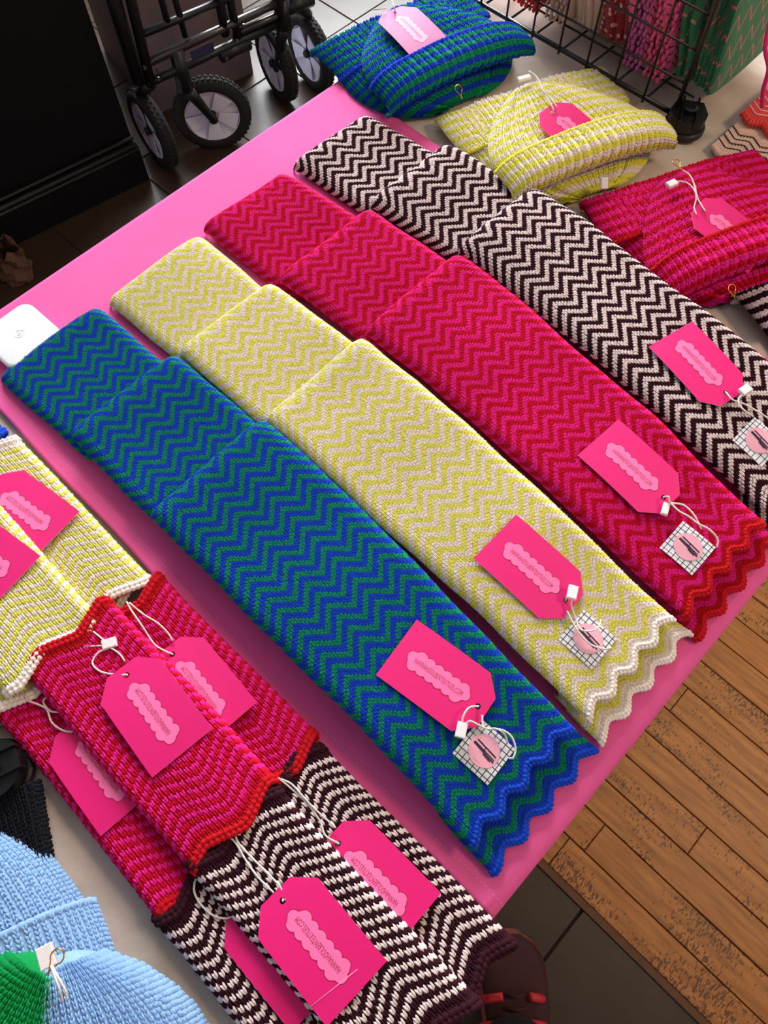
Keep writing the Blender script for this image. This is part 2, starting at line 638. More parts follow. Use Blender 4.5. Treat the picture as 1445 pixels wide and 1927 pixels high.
bs_.inputs['IOR'].default_value = 1.45
for (y0, y1) in ((WT0 + 0.06, 2.22), (2.28, WT1 - 0.06)):
    MB().box((XL - 0.07, (y0 + y1) / 2, (WZ0 + WZ1) / 2), (0.003, 0, 0), (0, (y1 - y0) / 2, 0), (0, 0, (WZ1 - WZ0) / 2 - 0.06)).out('pane', wn, m_)

# black panelled counter behind the table, with its skirting
cd_dir = np.array(V3(0.334, 0.249, 0)); cd_dir /= np.linalg.norm(cd_dir)
cd_n = np.array([cd_dir[1], -cd_dir[0], 0])
cc = np.array(V3(-0.605, 1.602, 0))
cr = root('counter', cc - cd_dir * 1.0, 'black painted counter with a moulded skirting behind the table', 'counter')
MB().box(cc - cd_dir * 1.0 - cd_n * 0.26 + EZ * 0.55, cd_dir * 1.0, cd_n * 0.245, EZ * 0.55).out('body', cr, M_CABINET)
MB().box(cc - cd_dir * 1.0 - cd_n * 0.006 + EZ * 0.05, cd_dir * 1.004, cd_n * 0.012, EZ * 0.05).out('skirting', cr, M_CABINET)
for zz_, dd, rr in ((0.106, 0.005, 0.006), (0.122, 0.000, 0.0045), (0.094, 0.008, 0.005)):
    MB().tube([cc + cd_n * dd + EZ * zz_, cc - cd_dir * 2.0 + cd_n * dd + EZ * zz_], rr, 8).out('moulding', cr, mat('worn_black_paint', (22, 20, 20), rough=0.5, var=0.3, vscale=40), True)
single(MB().lathe(cc - cd_dir * 0.36 + EZ * 0.34 - cd_n * 0.014, cd_n, [(0.0045, 0), (0.005, 0.0006), (0.002, 0.0014)], 9).out('paint_chip', cr, mat('chipped_plaster', (200, 180, 172), rough=0.8)), None, None)

# ------------------------------------------------------------------ table, beige cloth, pink cloth
S0, S1 = -0.700, 0.080
tr = root('trestle_table', W(-0.31, 0.3, 0, 0), 'long trestle table carrying the pink and the beige cloth', 'table')
MB().box(W(-0.31, 0.3, -0.024), e1v * 0.380, e2v * 1.05, EZ * 0.015).out('table_top', tr, mat('plywood', (180, 150, 110), rough=0.7))
for s in (-0.64, 0.02):
    for t in (-0.70, 1.30):
        MB().tube([W(s, t, 0.004, 0), W(s, t, -0.038)], 0.016, 10).out('leg', tr, M_BLACKM, True)


def fold_path(s, edge_lo, edge_hi, r, drop_lo, drop_hi):
    """arc length s along the cloth -> (position, drop)"""
    x = np.array(s, float)
    d = np.zeros_like(x)
    for sg, e in ((1, edge_hi), (-1, edge_lo)):
        q = sg * (x - (e - sg * r))
        on = q > 0
        ph = np.clip(q / r, 0, math.pi / 2)
        xn = (e - sg * r) + sg * r * np.sin(ph)
        dn = r * (1 - np.cos(ph)) + np.maximum(q - r * math.pi / 2, 0)
        x = np.where(on, xn, x)
        d = np.where(on, dn, d)
    return x, d


def cloth(name, m, s_lo, s_hi, t_lo, t_hi, e_lo, e_hi, z0, ns, nt_, wr, label, cat, r=0.012, edge_fn=None, drop_t=None):
    ss = np.linspace(s_lo, s_hi, ns)
    ss = np.unique(np.concatenate([ss, np.linspace(e_hi - r, e_hi + r, 9), np.linspace(e_lo - r, e_lo + r, 9)]))
    tt = np.linspace(t_lo, t_hi, nt_)
    S, T = np.meshgrid(ss, tt, indexing='ij')
    X, D = fold_path(S, e_lo, e_hi, r, 0, 0)
    if edge_fn is not None:
        T = T + edge_fn(S, T)
    Z = z0 - D + wr(X, T) * (D < 1e-6)
    G = W(X, T, Z)
    rt = root(name, W((e_lo + e_hi) / 2, (t_lo + t_hi) / 2, 0), label, cat)
    b = MB().grid(G)
    o = b.out('fabric', rt, m, True)
    sm = o.modifiers.new('thickness', 'SOLIDIFY')
    sm.thickness = 0.0008
    sm.offset = -1
    return rt


bn = rng.uniform(0, 6.28, 12)


def wr_beige(s, t):
    return 1.8 * (0.0007 * np.sin(23 * s + 9 * t + bn[0]) * np.sin(17 * t - 6 * s + bn[1]) + 0.0005 * np.sin(61 * s + 44 * t + bn[2]) * np.sin(30 * t - 52 * s + bn[3])
            + 0.0004 * np.sin(120 * t + 30 * s + bn[4])) - 0.0020


cb = cloth('beige_tablecloth', M_BEIGE, -0.95, 0.34, -0.76, 1.36, S0 - 0.003, S1 + 0.003, 0.0, 200, 300, wr_beige,
           'beige wrinkled cotton cloth covering the whole long table', 'tablecloth')


def wr_pink(s, t):
    far = np.clip((-0.42 - s) / 0.25, 0, 1)
    a = 0.0022 * far * np.exp(-((t - 0.46 + 0.35 * (s + 0.6)) / 0.05) ** 2)
    b = 0.0012 * far * np.sin(26 * t + 13 * s)
    lf = np.exp(-((t - 0.036) / 0.02) ** 2)
    c = 0.0016 * lf * (0.5 + 0.5 * np.sin(37 * s + 0.8) * np.sin(15 * s))
    d = 0.0010 * np.clip((s - 0.0) / 0.07, 0, 1) * (0.5 + 0.5 * np.sin(31 * t + 1.0))
    return 0.0012 + np.maximum(a + b * 0.6 + c + d, -0.0008)


def pk_edge(S, T):
    k = np.clip((T - 0.031) / (0.640 - 0.031), 0, 1)
    left = 0.0022 * np.sin(9.5 * S + 0.6) + 0.0011 * np.sin(29 * S)
    right = 0.003 * np.sin(7 * S + 2.0)
    return left * (1 - k) ** 8 + right * k ** 8


cp = cloth('pink_tablecloth', M_CLOTH, -0.93, 0.37, 0.031, 0.640, S0 - 0.0048, S1 + 0.0065, 0.0022, 220, 160, wr_pink,
           'bright pink cotton runner with a stitched hem draped over the table front', 'tablecloth', edge_fn=pk_edge)
hb = MB()
for t_h, rows in ((0.0445, 1), (0.6285, 1)):
    s = -0.70
    while s < 0.088:
        a = np.array([s, s + 0.0016, s + 0.0034])
        sh = pk_edge(a, np.full(3, 0.031)) if t_h < 0.3 else pk_edge(a, np.full(3, 0.64))
        tt = t_h + 0.9 * sh
        x, d = fold_path(a, S0 - 0.0048, S1 + 0.0065, 0.012, 0, 0)
        z = 0.0022 + wr_pink(a, tt) * (d < 1e-6) - d + 0.0001
        hb.tube(W(x, tt, z), [0.0002, 0.0004, 0.0002], 5)
        s += 0.0046
hb.out('hem_stitching', cp, M_THREAD, True, label='pale thread of the hem seam', kind='stuff')
HZ = 0.0036          # height of the pink cloth where things rest
BZ = 0.0012          # height of the beige cloth

# ================================================================== SCARVES
STW, STH = 0.0024, 0.00342
LAM = 0.0337
CS = 0.0125
CF = 0.0170


def stadium(u, L, b, c=None):
    """arc length across a flattened tube -> (offset, drop from the top); side radius c, half thickness b"""
    c = b if c is None else c
    r = (b + c) / 2
    au = np.abs(u)
    ph = np.clip((au - L) / r, 0, math.pi)
    x = np.minimum(au, L) + c * np.sin(ph) - np.maximum(au - L - math.pi * r, 0)
    return np.sign(u) * x, b * (1 - np.cos(ph))


def woven_label(parent, c, z_fn, size=0.0365, rot=0.0):
    cs, sn = math.cos(TH + rot), math.sin(TH + rot)
    ax = np.array([cs, sn, 0]); ay = np.array([-sn, cs, 0])

    def lp(x, y, h):
        x, y = np.asarray(x, float), np.asarray(y, float)
        p = c[None, :] + x.reshape(-1, 1) * ax + y.reshape(-1, 1) * ay
        p[:, 2] = z_fn(p) + h
        return p

    hs = size / 2
    n = 9
    g = np.linspace(-hs, hs, n)
    X, Y = np.meshgrid(g, g, indexing='ij')
    bow = 0.0016 * (1 - (X / hs) ** 2 * 0.6 - (Y / hs) ** 2 * 0.4)
    zf = lambda x, y: 0.0016 * (1 - (np.asarray(x) / hs) ** 2 * 0.6 - (np.asarray(y) / hs) ** 2 * 0.4)
    b = MB()
    top = lp(X.ravel(), Y.ravel(), (bow + 0.0009).ravel()).reshape(n, n, 3)
    b.grid(top)
    low = top - EZ * 0.0009
    b.grid(low[::-1])
    rim = [(i, 0) for i in range(n)] + [(n - 1, j) for j in range(1, n)] + [(i, n - 1) for i in range(n - 2, -1, -1)] + [(0, j) for j in range(n - 2, 0, -1)]
    for q in range(len(rim)):
        a, d = rim[q], rim[(q + 1) % len(rim)]
        b.add([top[a], top[d], low[d], low[a]], [(0, 3, 2, 1)])
    o = b.out('woven_label', parent, M_LABEL, False, label='white woven label with a black grid and pink disc')
    gl = MB()
    R = 0.0132

    def strip(x0, y0, x1, y1, wd, h):
        k = np.linspace(0, 1, 8)
        xs, ys = x0 + (x1 - x0) * k, y0 + (y1 - y0) * k
        d = np.array([x1 - x0, y1 - y0]); d /= np.linalg.norm(d)
        nx, ny = -d[1] * wd / 2, d[0] * wd / 2
        A = lp(xs + nx, ys + ny, zf(xs, ys) + 0.0009 + h)
        B = lp(xs - nx, ys - ny, zf(xs, ys) + 0.0009 + h)
        return np.stack([B, A], 0)

    for q in range(7):
        x = -hs + size * (q + 0.55) / 7.1
        gl.grid(strip(x, -hs, x, hs, 0.0006, 0.00012))
        gl.grid(strip(-hs, x, hs, x, 0.0006, 0.00014))
    gl.out('grid_lines', o, M_NAVY, True)
    n2 = 28
    an = np.arange(n2) * 2 * math.pi / n2
    V = [lp([0], [0], [zf(0, 0) + 0.0015])[0]]
    for r in (0.5, 1.0):
        xs, ys = R * r * np.cos(an), R * r * np.sin(an)
        V += list(lp(xs, ys, zf(xs, ys) + 0.0009 + 0.00060))
    F = [(0, 1 + i, 1 + (i + 1) % n2) for i in range(n2)] + [(1 + i, 1 + n2 + i, 1 + n2 + (i + 1) % n2, 1 + (i + 1) % n2) for i in range(n2)]
    MB().add(V, F).out('pink_disc', o, M_LABPINK, True)
    mk = MB()
    for (x0, y0, x1, y1, wd) in ((-0.0095, 0.0040, 0.0105, 0.0022, 0.0011), (-0.0105, 0.0012, 0.0108, -0.0008, 0.0010),
                                 (-0.0108, 0.0002, 0.0112, -0.0026, 0.0011), (-0.0006, 0.0030, 0.0002, -0.0010, 0.0007), (0.0005, -0.0026, 0.0085, -0.0036, 0.0009)):
        mk.grid(strip(x0, y0, x1, y1, wd, 0.0010))
    mk.out('stitched_mark', o, M_NAVY, True)
    return o


SCARF_TOP = {}


def scarf(key, bounds, folds, fronts, yA, yB, yE, label, seed, lab_px, edge_rows=2):
    (l1, h1_), (l2, h2_), (l3, h3_), (l4, h4_), (l5, h5_) = [(p / 1000.0, q / 1000.0) for p, q in bounds]
    t_lo, t_hi = l3, h3_
    tc, a = (t_lo + t_hi) / 2, (t_hi - t_lo) / 2
    s1, s2, s3 = folds
    f1, f2 = fronts
    TB1 = ([s1, s2, s3, f1], [l1, (l1 + l2) / 2, l2 + 0.004, l4 + 0.004], [h1_, (h1_ + h2_) / 2 - 0.003, h2_ - 0.006, h4_ - 0.004])
    TB2 = ([s2, s3, f1], [l2, (l2 + l3) / 2, l4 + 0.003], [h2_, (h2_ + h3_) / 2 - 0.002, h4_ - 0.003])
    TB3 = ([s3, s3 + 0.08, f1], [l3, l3 - 0.001, l4], [h3_, h3_ - 0.001, h4_])
    TB4 = ([f1 - 0.05, f2], [l4 + 0.001, l5], [h4_ - 0.001, h5_])
    ph = np.random.RandomState(seed).uniform(0, 6.28, 8)
    rt = root('knitted_scarf', W(-0.3, tc, HZ), label, 'scarf', 'zigzag scarves folded in a row', TH)
    yarns = [yA, yB, yE]

    def make(sf, z_top, vend, droop, b0, b1, amp_end, du=0.0, tb=None):
        xs_, lo_, hi_ = tb
        amp_end = min(amp_end, 0.55)
        def bb(v):
            if vend is None: return np.full(np.shape(v), b0)
            k = np.clip((v - (vend - 0.07)) / 0.06, 0, 1)
            return b0 + (b1 - b0) * k

        def warp(u, v):
            u, v = np.broadcast_arrays(np.asarray(u, float), np.asarray(v, float))
            am = np.ones_like(v)
            if vend is not None:
                am = 1 - (1 - amp_end) * np.clip((v - (vend - 0.035)) / 0.03, 0, 1)
            kk = np.clip((1 - am) / (1 - amp_end + 1e-9), 0, 1)
            return 0.0074 * am * (tri((u - du) / LAM) * (1 - kk) + np.cos(2 * math.pi * (u - du) / LAM) * kk)

        def surf(u, v):
            return flat(u, np.asarray(v) + warp(u, v))

        def flat(u, v):
            u, x = np.broadcast_arrays(np.asarray(u, float), np.asarray(v, float))
            b = bb(x)
            L = a - CS
            t, dz = stadium(u, L, b, CS)
            t = t * (1 + 0.010 * np.sin(30 * x + ph[0]) + 0.006 * np.sin(75 * x + ph[1])) + 0.0012 * np.sin(9 * x + ph[2])
            lo, hi = np.interp(x, xs_, lo_), np.interp(x, xs_, hi_)
            t = t * ((hi - lo) / 2 / a)
            mid = (lo + hi) / 2 - tc
            fz = np.zeros_like(x)
            if sf is not None:
                near = np.exp(-np.maximum(x - sf, 0) / 0.045)
                x = x + near * (0.011 * np.clip(np.abs(t) / a, 0, 1) ** 4 + 0.002 * np.sin(55 * t + ph[5]))
                fr = (b + CF) / 2
                q = np.clip((sf + CF - x) / fr, 0, math.pi)
                fz = b * (1 - np.cos(q))
                over = np.maximum(sf + CF - math.pi * fr - x, 0)
                x = np.where(x < sf + CF, sf + CF - CF * np.sin(q) + over, x)
                t = t * (1 - 0.012 * np.clip((sf + 0.02 - x) / 0.02, 0, 1))
            z = z_top + 0.0013 * np.sin(14 * x + 31 * t + ph[3]) + 0.0008 * np.sin(41 * x - 18 * t + ph[4]) - 0.0012
            if sf is not None:
                z = z + (0.0035 * near + 0.0015 * np.sin(30 * t + ph[6]) * near) * (1 - np.clip(np.abs(t) / a, 0, 1) ** 3)
            if droop:
                k = np.clip((x - droop[0]) / (droop[1] - droop[0]), 0, 1)
                z = z - droop[2] * k * k * (3 - 2 * k)
            return W(x, tc + mid + t, np.maximum(z - np.minimum(dz + fz, 2 * b), HZ + 0.0005))
        return surf, (flat, warp)

    def rows(surf, fw, v0, v1, b, nm, shift, last=False):
        n = int(round((v1 - v0) / STH))
        vs = v0 + (np.arange(n) + 0.5) * STH if not last else v1 - (np.arange(n)[::-1] + 0.5) * STH
        ur = a - CS + (b + CS) / 2 * 1.95
        nu = int(round(2 * ur / STW))
        us = (np.arange(nu) - (nu - 1) / 2) * STW

        def colour(I, J):
            c = ((J + shift) // 2) % 2
            if last:
                kd = n - 1 - J
                c = np.where(kd < edge_rows, 2, 1 - ((kd - edge_rows) // 2) % 2)
            return c
        host = knit(rt, fw[0], us, vs, colour, yarns, STW, STH, nm, flip=-1.0, base_col=0, warp=fw[1])
        nf = int(n * nu * 0.22)
        ui = rng.randint(0, nu, nf)
        vi = rng.randint(0, n, nf)
        # denser at the sides and at the fold
        k = rng.uniform(size=nf)
        side = k < 0.45
        ui = np.where(side, np.where(rng.uniform(size=nf) < 0.5, rng.randint(0, 9, nf), nu - 1 - rng.randint(0, 9, nf)), ui)
        vi = np.where((k > 0.45) & (k < 0.62), rng.randint(0, min(14, n), nf), vi)
        fuzz(host, surf, us[ui] + rng.uniform(-0.5, 0.5, nf) * STW, vs[vi] + rng.uniform(-0.5, 0.5, nf) * STH, -1.0, yarns, colour(ui, vi))
        return host

    def edge(surf, vend, b, nm='scalloped_edge'):
        ur = a - CS + (b + CS) / 2 * 1.6
        u = np.linspace(-ur, ur, 260)
        p = surf(u, np.full_like(u, vend)) - EZ * 0.0004
        p2 = surf(u, np.full_like(u, vend + 0.0026)) - EZ * 0.0018
        m = MB()
        for q, r in ((p, 0.0020), (p2, 0.0022)):
            x, rr = lumpy(q, r, 0.0036, 0.22)
            m.tube(x, rr, 7)
        m.out(nm, rt, yE, True)

    def core(sf, vend, zc, hh, nm='under_layer'):
        b = MB()
        L = a - 0.026
        n = 14
        xs = np.linspace(sf + 0.008, vend - 0.022, n)
        ring = []
        for ang in np.linspace(0, 2 * math.pi, 17)[:-1]:
            ring.append((np.sign(math.cos(ang)) * (L - 0.004) * min(1, abs(math.cos(ang)) * 3) , hh * math.sin(ang)))
        cm = lambda x: float(np.interp(x, [s1, s2, s3, f1], [(l1 + h1_) / 2, (l2 + h2_) / 2, (l3 + h3_) / 2, (l4 + h4_) / 2]))
        V = np.array([W(x, cm(x) + y, max(zc + z, HZ + 0.0003)) for x in xs for (y, z) in ring])
        F = []
        for i in range(n - 1):
            for k in range(16):
                F.append((i * 16 + k, i * 16 + (k + 1) % 16, (i + 1) * 16 + (k + 1) % 16, (i + 1) * 16 + k))
        F.append(tuple(range(15, -1, -1))); F.append(tuple((n - 1) * 16 + k for k in range(16)))
        b.add(V, F)
        b.out(nm, rt, yA, True)

    B0 = 0.0078
    z1, z2, z3 = HZ + 0.0158, HZ + 0.0290, HZ + 0.0425
    ov = math.pi * (B0 + CF) / 2 * 0.86 - CF + B0
    # lowest fold
    sA, wA = make(s1, z1, None, None, B0, B0, 1, du=0.004, tb=TB1)
    rows(sA, wA, s1 + B0 - ov, s2 + 0.030, B0, 'folded_layer', 0)
    sB, wB = make(s2, z2, None, None, B0, B0, 1, du=0.010, tb=TB2)
    rows(sB, wB, s2 + B0 - ov, s3 + 0.030, B0, 'folded_layer', 1)
    sC, wC = make(s3, z3, f1, (-0.10, f1 + 0.01, 0.0155), B0, 0.0036, 0.55, tb=TB3)
    rows(sC, wC, s3 + B0 - ov, f1 - 0.004, B0, 'folded_layer', 0, True)
    edge(sC, f1 - 0.0035, 0.0036)
    # the other end of the scarf sticking out below
    sD, wD = make(None, HZ + 0.0148, f2, (0.0, f2 + 0.01, 0.0040), 0.0050, 0.0036, 0.55, du=0.002, tb=TB4)
    rows(sD, wD, f1 - 0.034, f2 - 0.004, 0.0050, 'front_layer', 1, True)
    edge(sD, f2 - 0.0035, 0.0036)
    sE, wE = make(None, HZ + 0.0078, f2 - 0.007, None, 0.0038, 0.0030, 0.5, du=0.017, tb=TB4)
    rows(sE, wE, f1 - 0.012, f2 - 0.010, 0.0038, 'front_layer', 0, True)
    core(s1, f2 - 0.01, HZ + 0.0060, 0.0045)
    core(s2, f1 - 0.10, HZ + 0.0190, 0.0045)
    core(s3, f1 - 0.14, HZ + 0.0310, 0.0045)

    def top(s, t):
        """height of the top layer at table coordinates"""
        lo, hi = np.interp(s, TB3[0], TB3[1]), np.interp(s, TB3[0], TB3[2])
        u_ = (t - (lo + hi) / 2) / ((hi - lo) / 2) * a
        return float(sC(np.array([u_]), np.array([s]))[0, 2]) + 0.0012

    SCARF_TOP[key] = top
    c = P(lab_px[0], lab_px[1], 0.040)
    woven_label(rt, c, lambda p: np.array([top(*ST(q)) for q in p]), rot=lab_px[2])
    return rt


scarf('blue', ((57, 185), (66, 200), (64, 206), (61, 185), (58, 191)), (-0.613, -0.494, -0.362), (0.036, 0.062), Y_BLUE, Y_GREEN, Y_BLUE,
      'blue and green zigzag knitted scarf folded nearest the pink stitched hem', 11, (912, 1412, 0.06))
scarf('yellow', ((197, 328), (203, 335), (208, 343), (200, 320), (196, 328)), (-0.613, -0.494, -0.362), (0.042, 0.062), Y_CREAM, Y_YELLOW, Y_CREAM,
      'yellow and cream zigzag knitted scarf folded beside the blue one', 12, (1108, 1200, 0.02))
scarf('red', ((338, 466), (342, 483), (350, 494), (331, 457), (330, 462)), (-0.618, -0.492, -0.366), (0.049, 0.070), Y_RED, Y_PINK, Y_SCARLET,
      'red and pink zigzag knitted scarf folded between the yellow and maroon ones', 13, (1298, 1026, 0.0))
scarf('maroon', ((480, 606), (491, 625), (498, 630), (470, 600), (470, 604)), (-0.617, -0.498, -0.370), (0.052, 0.072), Y_MAROON, Y_PALE, Y_MAROON,
      'maroon and white zigzag knitted scarf folded beside the beanies', 14, (1430, 827, -0.04))


# ================================================================== WRIST WARMERS
CUFF_TOP = {}


def cuff(key, s0, s1, t0, t1, zc, yA, yB, yE, label, seed, group, rot=0.0, b=0.0072):
    r_ = np.random.RandomState(seed)
    ph = r_.uniform(0, 6.28, 8)
    sc, tc, a, hl = (s0 + s1) / 2, (t0 + t1) / 2, (t1 - t0) / 2, (s1 - s0) / 2
    rt = root('wrist_warmer', W(sc, tc, zc - b), label, 'wrist warmer', group, TH + rot)
    L = a - b
    per = 4 * L + 2 * math.pi * b
    cw = 0.0043
    nu = int(round(per / cw))
    us = (np.arange(nu) + 0.5) * per / nu - per / 2
    ch = 0.0050
    nv = int(round(2 * hl / ch))
    vs = (np.arange(nv) + 0.5) * 2 * hl / nv - hl
    lam = per / 3.0
    cr_, sr_ = math.cos(rot), math.sin(rot)

    def warp(u, v):
        u, v = np.broadcast_arrays(np.asarray(u, float), np.asarray(v, float))
        am = 1 - 0.30 * np.clip((np.abs(v) - (hl - 0.03)) / 0.02, 0, 1)
        return 0.0088 * tri(u / lam + 0.25 + seed * 0.13) * am

    def surf(u, v):
        return flat(u, np.asarray(v) + warp(u, v))

    def flat(u, v):
        u, x = np.broadcast_arrays(np.asarray(u, float), np.asarray(v, float))
        t, dz = stadium(u, L, b)
        t = t * (1 + 0.02 * np.sin(22 * x + ph[0]) + 0.018 * np.clip((np.abs(x) - hl + 0.02) / 0.02, 0, 1))
        mid = 1 - np.clip(np.abs(t) / a, 0, 1) ** 2
        z = zc + b - dz + (0.0016 * np.sin(25 * x + 20 * t + ph[1]) + 0.0012 * np.sin(48 * t + ph[2])) * mid
        return W(sc + cr_ * x - sr_ * t, tc + sr_ * x + cr_ * t, np.maximum(z, BZ + 0.0012))

    def colour(I, J):
        c = (J + 1) % 2
        return np.where((J < 2) | (J >= nv - 1), 2, c)

    knit(rt, flat, us, vs, colour, [yA, yB, yE], cw, ch, 'tube', warp=warp, flip=-1.0, base_col=0, height=0.42, leg=0.225, lenf=0.72,
         keep=lambda I, J: np.abs(us[I]) < L + math.pi * b * 0.98)
    uu = np.linspace(-per / 2, per / 2, 161)
    for ve in (-hl, hl):
        m = MB()
        for k, r in ((0.0, 0.0028), (0.004 * np.sign(ve), 0.0025)):
            x, rr = lumpy(surf(uu, np.full_like(uu, ve + k)), r, 0.0045, 0.2)
            m.tube(x, rr, 7)
        m.out('scalloped_edge', rt, yE, True)

    def top(s, t):
        ds, dt = s - sc, t - tc
        return float(surf(np.array([-sr_ * ds + cr_ * dt]), np.array([cr_ * ds + sr_ * dt]))[0, 2]) + 0.0015
    CUFF_TOP[key] = top
    return rt


ZA, ZB = BZ + 0.0086, BZ + 0.0086 + 0.0152
G1, G2, G3 = 'yellow wrist warmers', 'red wrist warmers', 'maroon wrist warmers'
cuff('ya', -0.540, -0.330, -0.062, 0.026, ZA, Y_CREAM, Y_YELLOW, Y_CREAM, 'yellow and cream wrist warmer lying against the pink hem', 1, G1)
cuff('yb', -0.545, -0.326, -0.124, -0.029, ZB, Y_CREAM, Y_YELLOW, Y_CREAM, 'yellow and cream wrist warmer on top of its two companions', 2, G1)
cuff('yc', -0.540, -0.318, -0.175, -0.088, ZA, Y_CREAM, Y_YELLOW, Y_CREAM, 'yellow and cream wrist warmer half hidden at the left edge', 3, G1)
cuff('ra', -0.313, -0.113, -0.056, 0.034, ZA, Y_RED, Y_PINK, Y_SCARLET, 'red and pink wrist warmer lying against the pink hem', 4, G2)
cuff('rb', -0.322, -0.108, -0.102, -0.013, ZB, Y_RED, Y_PINK, Y_SCARLET, 'red and pink wrist warmer on top of its two companions', 5, G2)
cuff('rc', -0.320, -0.100, -0.143, -0.060, ZA, Y_RED, Y_PINK, Y_SCARLET, 'red and pink wrist warmer underneath nearest the black rack foot', 6, G2)
cuff('ma', -0.104, 0.099, -0.055, 0.032, ZA, Y_MAROON, Y_PALE, Y_MAROON, 'maroon and white wrist warmer lying against the pink hem', 7, G3)
cuff('mb', -0.104, 0.100, -0.102, -0.016, ZB, Y_MAROON, Y_PALE, Y_MAROON, 'maroon and white wrist warmer on top of its two companions', 8, G3)
cuff('mc', -0.098, 0.090, -0.147, -0.064, ZA, Y_MAROON, Y_PALE, Y_MAROON, 'maroon and white wrist warmer underneath nearest the light blue hat', 9, G3)
cuff('ba', -0.760, -0.556, -0.060, 0.022, ZA, Y_BLUE, Y_GREEN, Y_BLUE, 'blue wrist warmer whose corner peeks in below the card reader', 10, 'blue wrist warmers')


# ================================================================== HANG TAGS
TAG_L, TAG_W = 0.0905, 0.0585


def text_mesh(txt):
    cu = bpy.data.curves.new('lettering', 'FONT')
    cu.body = txt
    cu.size = 1.0
    cu.align_x = 'CENTER'
    cu.align_y = 'CENTER'
    cu.space_character = 1.12
    cu.resolution_u = 3
    ob = bpy.data.objects.new('lettering_source', cu)
    COL.objects.link(ob)
    dg = bpy.context.evaluated_depsgraph_get()
    dg.update()
    me = bpy.data.meshes.new_from_object(ob.evaluated_get(dg))
    bpy.data.objects.remove(ob, do_unlink=True)
    V = np.array([v.co[:] for v in me.vertices])
    F = [tuple(p.vertices) for p in me.polygons]
    bpy.data.meshes.remove(me)
    return V, F


TXT_V, TXT_F = text_mesh('HANNAHDOLBENTEXTILES.COM')
_w = TXT_V[:, 0].max() - TXT_V[:, 0].min()
_h = TXT_V[:, 1].max() - TXT_V[:, 1].min()
TXT_V[:, 0] = (TXT_V[:, 0] - (TXT_V[:, 0].max() + TXT_V[:, 0].min()) / 2) / _w
TXT_V[:, 1] = (TXT_V[:, 1] - (TXT_V[:, 1].max() + TXT_V[:, 1].min()) / 2) / _h
TXT_V[:, 1] += 0.10 * np.sin(TXT_V[:, 0] * 31) * 0.5        # hand-lettered wobble


def cloud_outline(grow=0.0):
    """scalloped cloud, local x along the card"""
    L, H = 0.0510, 0.0098
    lobes = []
    n = 6
    for i in range(n):
        x = -L / 2 + L * (i + 0.5) / n
        lobes.append((x + 0.0016, H * 0.42, 0.0048 if 0 < i < n - 1 else 0.0054))
        lobes.append((x - 0.0016, -H * 0.42, 0.0048 if 0 < i < n - 1 else 0.0054))
    lobes += [(-L / 2 - 0.0004, 0.0012, 0.0050), (L / 2 + 0.0010, 0.001, 0.0042)]
    pts = []
    for a in np.linspace(0, 2 * math.pi, 181)[:-1]:
        # march rays from points on the spine so that the scallops stay sharp
        sx = np.clip(math.cos(a) * L * 0.62, -L * 0.45, L * 0.45)
        d = np.array([math.cos(a) * 0.35 if abs(sx) < L * 0.449 else math.cos(a) * 1.0, math.sin(a)])
        d /= np.linalg.norm(d)
        best = 0.0
        for (cx, cy, r) in lobes:
            r = r + grow
            ox, oy = sx - cx, -cy
            b = ox * d[0] + oy * d[1]
            c = ox * ox + oy * oy - r * r
            q = b * b - c
            if q > 0:
                best = max(best, -b + math.sqrt(q))
        pts.append((sx + d[0] * best, d[1] * best))
    return np.array(pts)


CLOUD_IN, CLOUD_OUT = cloud_outline(0.0), cloud_outline(0.0006)


